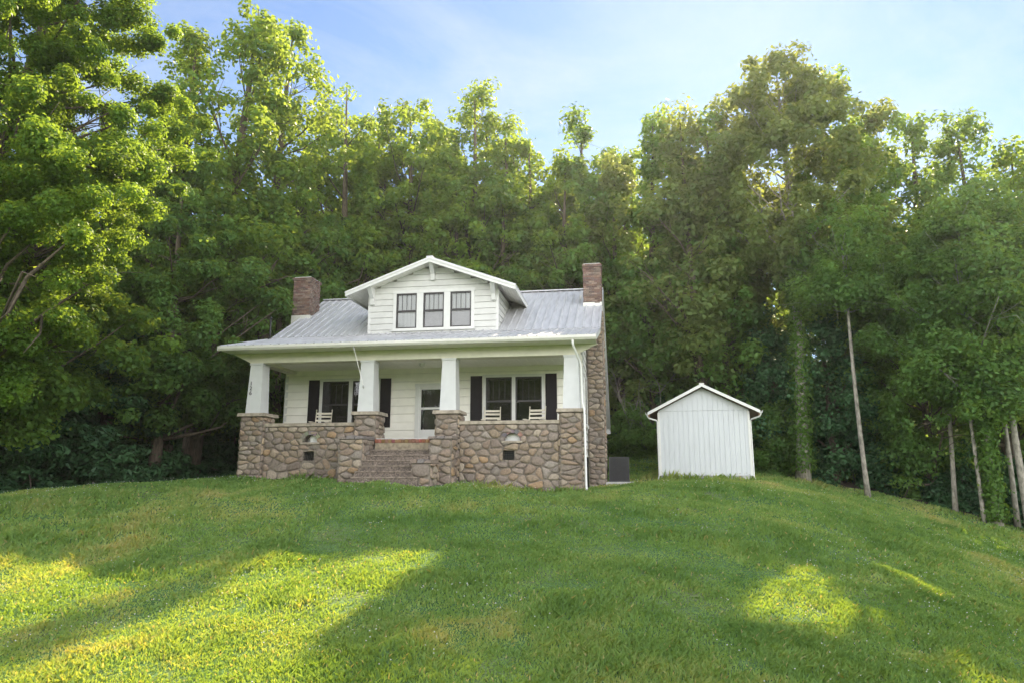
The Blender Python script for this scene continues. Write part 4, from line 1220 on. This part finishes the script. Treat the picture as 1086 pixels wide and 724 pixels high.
T('lower tree cut by the right picture edge, sunlit rim', 1108, 30, 158, 3.5, low=.2, leafmat='leaf_mid', leaf=.235, npuff=122, per=111)
T('front tree with an ivy-clad trunk at the right lawn edge, boughs hanging low', 1047, 26.6, 215, 2.70, low=.36, leafmat='leaf_blue', leaf=.16, npuff=175, per=228, trunk_r=.15, bark='palebark', ivy=.9, flat=.7)
T('thin grey sapling leaning beside the ivy-clad front tree', 1036, 27.0, 330, 1.30, low=.5, leafmat='leaf_blue', leaf=.15, npuff=45, per=132, trunk_r=.06, bark='palebark', lean=(-.4, 0), name='sapling')
T('slim straight grey trunk between the ivy-clad front tree and the low maple', 1008, 28.4, 255, 1.5, low=.62, leafmat='leaf_blue', leaf=.16, npuff=70, per=150, trunk_r=.075, bark='palebark')
T('slim pale trunk just right of the ivy-clad front tree', 1064, 27.4, 250, 1.5, low=.62, leafmat='leaf_blue', leaf=.16, npuff=70, per=150, trunk_r=.08, bark='palebark', lean=(.3, 0))
T('front tree at the right picture edge with a bare grey trunk', 1082, 26.4, 200, 2.38, low=.6, leafmat='leaf_blue', leaf=.17, npuff=125, per=192, trunk_r=.12, bark='palebark', lean=(-.1, 0))
T('slender dark tree in the notch between the locust crown and the tall poplars', 172, 29, 20, 2.6, low=.25, leafmat='leaf_mid', leaf=.2, npuff=120, per=130, shape='oval')
T('low spreading maple in front of the dark right-hand woods', 990, 29.6, 300, 2.48, low=.14, leafmat='leaf_blue', leaf=.16, npuff=175, per=216, flat=.6)
T('low leafy tree between the ivy oak and the slim leaning trunk', 885, 32, 330, 2.16, low=.1, leafmat='leaf_dark', leaf=.18, npuff=137, per=180, flat=.6)
T('bushy young tree right behind the shed roof, right side', 826, 33.5, 350, 1.94, low=.06, leafmat='leaf_dark', leaf=.18, npuff=137, per=180)
# mid-height trees packed behind the house
for i, (px, Y, yt, r_, lm) in enumerate([(335, 37, 235, 3.0, 'leaf_blue'), (385, 39, 225, 3.0, 'leaf_mid'), (440, 40, 215, 3.1, 'leaf_blue'), (500, 40, 205, 3.0, 'leaf_mid'), (552, 40, 225, 3.0, 'leaf_blue'), (606, 40, 240, 2.8, 'leaf_blue'), (470, 47, 150, 2.8, 'leaf_mid'), (482, 38, 172, 2.8, 'leaf_mid'), (536, 38.5, 178, 2.6, 'leaf_blue'), (604, 38, 172, 2.5, 'leaf_mid'), (455, 44, 145, 3.0, 'leaf_mid'), (400, 41, 160, 2.8, 'leaf_blue'), (365, 42, 150, 2.8, 'leaf_mid'), (320, 40, 165, 2.8, 'leaf_mid'), (372, 44, 122, 2.8, 'leaf_mid'), (450, 44, 126, 3.0, 'leaf_mid'), (516, 43, 118, 2.8, 'leaf_mid'), (330, 43, 128, 2.8, 'leaf_mid'), (548, 44, 152, 2.6, 'leaf_blue'), (652, 43, 165, 2.8, 'leaf_blue'), (722, 35.5, 132, 2.8, 'leaf_blue'), (770, 33.5, 130, 2.4, 'leaf_blue'), (675, 42, 160, 2.4, 'leaf_mid'), (602, 44, 165, 2.4, 'leaf_blue')]):
    T('green broadleaf tree packed in the woods right behind the house roof' if px < 640 else 'plain rounded green tree in the second row between right chimney and shed', px, Y, yt, r_, low=.1, leafmat=lm, leaf=0.265, npuff=122, per=111, group='woods behind the house roof' if px < 640 else 'second row of woods left of the shed')
# bushes along the foot of the woods
def bush(label, px, Y, ytop, radius, lm, group=None, leaf=.15, npuff=75, per=204):
    p = at(px, 500, Y); q = at(px, ytop, Y)
    g = gz1(p[0], Y)
    tree(label, p[0], Y, max(q[2], g + .8), radius, low=.02, leafmat=lm, leaf=leaf, npuff=npuff, per=per, trunk_r=.05, name='bush', cat='bush', group=group, pr=(.35, .7), nocarve=True)
bush('leafy bush on the slope between the house and the shed', 676, 35, 425, 1.5, 'leaf_blue')
bush('dark bush under the dead branches left of the shed', 705, 36, 405, 1.7, 'leaf_dark')
bush('green bush touching the right wall of the shed', 823, 32.6, 432, 1.4, 'leaf_blue')
for px, Y, yt, r_ in [(866, 34, 450, 1.3), (896, 33.2, 455, 1.2), (942, 32, 460, 1.3), (972, 31, 475, 1.2), (1002, 30, 480, 1.3), (1026, 29.4, 490, 1.1), (1066, 28.6, 500, 1.1), (1094, 28, 500, 1.2)]:
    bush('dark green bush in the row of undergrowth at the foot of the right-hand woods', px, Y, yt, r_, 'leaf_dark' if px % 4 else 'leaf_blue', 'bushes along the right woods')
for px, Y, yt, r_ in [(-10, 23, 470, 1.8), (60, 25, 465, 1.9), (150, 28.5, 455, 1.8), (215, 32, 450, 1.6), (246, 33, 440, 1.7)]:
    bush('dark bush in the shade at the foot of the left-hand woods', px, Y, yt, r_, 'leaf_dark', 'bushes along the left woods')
# bare dead branches left of the shed
p = at(690, 470, 35.2); g = gz1(p[0], p[1])
root = tag(empty('dead_tree', (p[0], p[1], g)), 'bare grey dead branches fanning out above the slope left of the shed', 'dead tree')
mb = MB(); rr_ = random.Random(5)
def twig(a, d, L, r, n):
    pts = [a]; dd = Vector(d)
    for i in range(4):
        dd = (dd + Vector((rr_.gauss(0, .16), rr_.gauss(0, .16), rr_.gauss(0, .12)))).normalized(); pts.append(pts[-1] + dd * L / 4)
    mb.tube(pts, [r, r * .8, r * .6, r * .4, r * .2], 5)
    if n > 0:
        for k in range(4):
            q = pts[rr_.randint(1, 4)]; twig(q, (dd + Vector((rr_.gauss(0, .6), rr_.gauss(0, .5), rr_.gauss(0, .4)))).normalized(), L * .55, r * .5, n - 1)
for ang in (-1.2, -.75, -.3, .2, .6):
    twig(Vector((0, 0, 0)), (math.sin(ang), -.15, math.cos(ang) * .8 + .1), 3.2, .045, 2)
mb.build('branches', M['deadwood'], root)

# the deep woods behind: one mass of foliage on the hillside
def woods():
    pcs, prs = [], []
    n = 3000
    x = rng.uniform(-44, 44, n); y = rng.uniform(0, 1, n)
    edge = np.interp(x, WX, WY)
    y = np.maximum(edge + 9, 33 + 8 * np.exp(-((x - 2) / 16) ** 2)) + y * 16
    h = np.where(x < -10, 14, np.where(x < 12, 12.0, 11.0)) + 2.0 * np.sin(x * .9) * np.sin(y * .7)
    z = gz(x, y) + rng.random(n) ** .9 * h
    pc = np.c_[x, y, z]; pr = rng.uniform(.8, 1.5, n)
    c, nn, L, v = puffs_to_leaves(pc, pr, 62, .65, .5, .36, rng.normal(.4, .2, n))
    c, nn, L, v = carve(c, nn, L, v)
    me = quads_mesh('deep_woods', leaf_quads(c, nn, L), v, M['leaf_blue'])
    o = bpy.data.objects.new('deep_woods', me); COL.objects.link(o)
    tag(o, 'dense mass of green woods covering the hillside behind the first trees', 'woods', kind='stuff')
woods()
def undergrowth():
    n = 2600
    x = rng.uniform(-34, 34, n)
    edge = np.interp(x, WX, WY)
    y = edge + 1.3 + rng.random(n) ** 1.3 * 7
    ok = ~((x > -9) & (x < 3.5) & (y < 37))
    x, y = x[ok], y[ok]
    n = len(x)
    d = (y - np.interp(x, WX, WY))
    z = gz(x, y) + rng.random(n) * (.35 + np.minimum(d, 4) * .5)
    pc = np.c_[x, y, z]; pr = rng.uniform(.3, .6, n)
    c, nn, L, v = puffs_to_leaves(pc, pr, 55, .6, .6, .17, rng.normal(.35, .22, n))
    g = gz(c[:, 0], c[:, 1]); c[:, 2] = np.maximum(c[:, 2], g + .02)
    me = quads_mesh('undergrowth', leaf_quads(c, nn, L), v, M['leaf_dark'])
    o = bpy.data.objects.new('undergrowth', me); COL.objects.link(o)
    tag(o, 'dark leafy undergrowth along the edge of the woods', 'undergrowth', kind='stuff')
undergrowth()
# ------------------------------------------------------------------ lawn grass
def in_house(x, y):
    u = (x - HO[0]) * cT - (y - HO[1]) * sT; v = (x - HO[0]) * sT + (y - HO[1]) * cT
    a = (u > -.02) & (u < 11.32) & (v > .0) & (v < 13)
    b = (u > 3.9) & (u < 7.42) & (v > -1.95) & (v < .1)
    c = (u > 11.1) & (u < 12.8) & (v > 4.9) & (v < 6.1)
    dx, dy = x - sc_[0], y - sc_[1]
    su = dx * math.cos(sth) + dy * math.sin(sth); sv = -dx * math.sin(sth) + dy * math.cos(sth)
    return a | b | c | ((np.abs(su) < hs) & (sv > 0) & (sv < DEP))
def vnoise(x, y, s, seed):
    r = np.random.default_rng(seed); g = r.random((64, 64))
    fx, fy = x / s + 31.3, y / s + 17.7
    ix, iy = np.floor(fx).astype(int), np.floor(fy).astype(int); tx, ty = fx - ix, fy - iy
    tx = tx * tx * (3 - 2 * tx); ty = ty * ty * (3 - 2 * ty)
    f = lambda a, b: g[a % 64, b % 64]
    return f(ix, iy) * (1 - tx) * (1 - ty) + f(ix + 1, iy) * tx * (1 - ty) + f(ix, iy + 1) * (1 - tx) * ty + f(ix + 1, iy + 1) * tx * ty
def grass():
    xs, ys = [], []
    for (y0, y1, dens) in [(5.0, 8.5, 900), (8.5, 11, 2300), (11, 15, 1250), (15, 20, 700), (20, 26, 420), (26, 38, 220)]:
        w0, w1 = y0 * .76 + 1.2, y1 * .76 + 1.2
        n = int((y1 - y0) * 2 * w1 * dens)
        y = rng.uniform(y0, y1, n); x = rng.uniform(-w1, w1, n)
        k = np.abs(x) < y * .76 + 1.2
        xs.append(x[k]); ys.append(y[k])
    x = np.concatenate(xs); y = np.concatenate(ys)
    k = ~in_house(x, y) & (y < np.interp(x, WX, WY) + .8)
    x, y = x[k], y[k]
    # tufts: thin out by noise
    n1 = vnoise(x, y, .22, 1); n2 = vnoise(x, y, 1.6, 2); n3 = vnoise(x, y, .6, 3)
    k = rng.random(len(x)) < .35 + .9 * n1 * (.5 + n3)
    x, y, n1, n2, n3 = x[k], y[k], n1[k], n2[k], n3[k]
    N = len(x); d = np.hypot(x, y)
    h = (.035 + .045 * n3 + .04 * n2 * n1) * rng.uniform(.55, 1.3, N) * (.7 + .9 * np.clip(vnoise(x, y, 1.1, 11) * 1.6 - .55, 0, 1)) * (1 + .018 * np.maximum(0, d - 12))
    wd = (.0042 + .00075 * d) * rng.uniform(.7, 1.3, N)
    u_ = (x - HO[0]) * cT - (y - HO[1]) * sT; v_ = (x - HO[0]) * sT + (y - HO[1]) * cT
    near = (v_ > -.3) & (v_ < .1) & (u_ > -.2) & (u_ < 11.6)
    sx, sy = x - sc_[0], y - sc_[1]
    near |= (np.abs(sx * math.cos(sth) + sy * math.sin(sth)) < hs + .2) & (np.abs(-sx * math.sin(sth) + sy * math.cos(sth)) < .3)
    h = np.where(near, h * rng.uniform(1.2, 2.6, N), h)
    a = rng.uniform(0, 6.28, N); lean = rng.normal(0, .45, (N, 2)) + np.array([.1, -.05])
    z = gz(x, y) - .008
    p = np.c_[x, y, z]
    s = np.c_[np.cos(a), np.sin(a), np.zeros(N)] * wd[:, None]
    mid = p + np.c_[lean * h[:, None] * .35, h * .6]
    tip = p + np.c_[lean * h[:, None] * 1.1, h * .98]
    # blade: a quad base to mid with a pointed tip
    V = np.stack([p - s, p + s, mid + s * .75, tip, mid - s * .75], 1)
    me = bpy.data.meshes.new('grass')
    me.vertices.add(5 * N); me.vertices.foreach_set('co', V.reshape(-1).astype(np.float32))
    me.loops.add(5 * N); me.loops.foreach_set('vertex_index', np.arange(5 * N, dtype=np.int32))
    me.polygons.add(N); me.polygons.foreach_set('loop_start', np.arange(0, 5 * N, 5, dtype=np.int32))
    v = np.clip(-.14 + .42 * n2 + .42 * np.clip(vnoise(x, y, 1.9, 21) - .62, 0, 1) * 2 + .38 * vnoise(x, y, 3.3, 6) + .35 * (vnoise(x, y, .45, 5) - .3) + rng.normal(0, .09, N), 0, 1)
    v = np.where(rng.random(N) < .02, .95, v)
    at_ = me.attributes.new('var', 'FLOAT', 'POINT'); at_.data.foreach_set('value', np.repeat(v, 5).astype(np.float32))
    m, n, l, b = mat_base('grass_blades')
    out = n['Material Output']
    at2 = n.new('ShaderNodeAttribute'); at2.attribute_name = 'var'
    r = n.new('ShaderNodeValToRGB'); e = r.color_ramp.elements
    e[0].position = 0; e[0].color = (.11, .225, .062, 1); e[1].position = 1; e[1].color = (.42, .38, .22, 1)
    q = e.new(.45); q.color = (.20, .33, .105, 1); q = e.new(.75); q.color = (.33, .38, .16, 1)
    l.new(at2.outputs['Fac'], r.inputs['Fac']); l.new(r.outputs['Color'], b.inputs['Base Color'])
    b.inputs['Roughness'].default_value = .55; b.inputs['Specular IOR Level'].default_value = .2
    tr = n.new('ShaderNodeBsdfTranslucent')
    hs_ = n.new('ShaderNodeMix'); hs_.data_type = 'RGBA'; hs_.blend_type = 'MULTIPLY'; hs_.inputs['Factor'].default_value = 1
    l.new(r.outputs['Color'], hs_.inputs['A']); hs_.inputs['B'].default_value = (2.25, 1.6, .32, 1)
    l.new(hs_.outputs['Result'], tr.inputs['Color'])
    mx = n.new('ShaderNodeMixShader'); mx.inputs[0].default_value = .45
    l.new(b.outputs[0], mx.inputs[1]); l.new(tr.outputs[0], mx.inputs[2]); l.new(mx.outputs[0], out.inputs['Surface'])
    me.materials.append(m)
    me.update(calc_edges=True)
    o = bpy.data.objects.new('grass', me); COL.objects.link(o)
    tag(o, 'unmown green lawn grass with dry yellow patches', 'grass', kind='stuff')
    return N
print('blades', grass())
# white clover heads and small broad weeds in the lawn
def clover():
    n = 4200
    y = 8 + rng.random(n) ** .8 * 19; x = rng.uniform(-1, 1, n) * (y * .76 + 1)
    k = (vnoise(x, y, 2.2, 8) * .6 + vnoise(x, y, .7, 9) * .4 > .56) & ~in_house(x, y) & (y < np.interp(x, WX, WY))
    x, y = x[k], y[k]; n = len(x)
    z = gz(x, y) + rng.uniform(.05, .10, n) + .001 * y
    c = np.c_[x, y, z]; s = rng.uniform(.006, .011, n) * (1 + .02 * y)
    o8 = np.array([(1, 0, 0), (-1, 0, 0), (0, 1, 0), (0, -1, 0), (0, 0, .9), (0, 0, -.8)], float)
    V = c[:, None, :] + o8[None] * s[:, None, None]
    F = np.array([(0, 2, 4), (2, 1, 4), (1, 3, 4), (3, 0, 4), (2, 0, 5), (1, 2, 5), (3, 1, 5), (0, 3, 5)])
    F = (F[None] + 6 * np.arange(n)[:, None, None]).reshape(-1)
    me = bpy.data.meshes.new('clover_flowers')
    me.vertices.add(6 * n); me.vertices.foreach_set('co', V.reshape(-1).astype(np.float32))
    me.loops.add(len(F)); me.loops.foreach_set('vertex_index', F.astype(np.int32))
    me.polygons.add(len(F) // 3); me.polygons.foreach_set('loop_start', np.arange(0, len(F), 3, dtype=np.int32))
    me.update(calc_edges=True)
    me.materials.append(mat('clover_white', (.62, .60, .54), .8))
    o = bpy.data.objects.new('clover_flowers', me); COL.objects.link(o)
    tag(o, 'small white clover heads scattered in the lawn', 'clover', kind='stuff')
clover()
# wooded rise behind the photographer, seen only in the window glass
def far_woods():
    n = 3400
    x = rng.uniform(-75, 75, n); y = -52 - rng.random(n) * 14
    z = -6 + rng.random(n) * (13 + 12 * np.exp(-((x + 26) / 20) ** 2) + 2 * np.sin(x * .3))
    c, nn, L, v = puffs_to_leaves(np.c_[x, y, z], rng.uniform(1.2, 2.4, n), 26, .7, .4, 1.1, rng.normal(.6, .2, n))
    me = quads_mesh('valley_woods', leaf_quads(c, nn, L), v, M['leaf_sun'])
    o = bpy.data.objects.new('valley_woods', me); COL.objects.link(o)
    tag(o, 'sunlit woods across the valley mirrored in the porch windows', 'woods', kind='stuff')
far_woods()

# ------------------------------------------------------------------ thin haze over the whole hill, added to stand in for sun flare
def haze():
    mb = MB(); mb.box(-1000, 1000, -1000, 1100, -30, 34)
    m = bpy.data.materials.new('haze'); m.use_nodes = True
    n, l = m.node_tree.nodes, m.node_tree.links
    n.clear(); out = n.new('ShaderNodeOutputMaterial'); v = n.new('ShaderNodeVolumePrincipled')
    v.inputs['Color'].default_value = (.88, .93, 1, 1); v.inputs['Density'].default_value = 0.00034; v.inputs['Anisotropy'].default_value = .6
    l.new(v.outputs[0], out.inputs['Volume'])
    o = mb.build('haze', m)
    tag(o, 'thin haze added to lift the shadows and glow towards the sun', 'haze', kind='stuff')
haze()
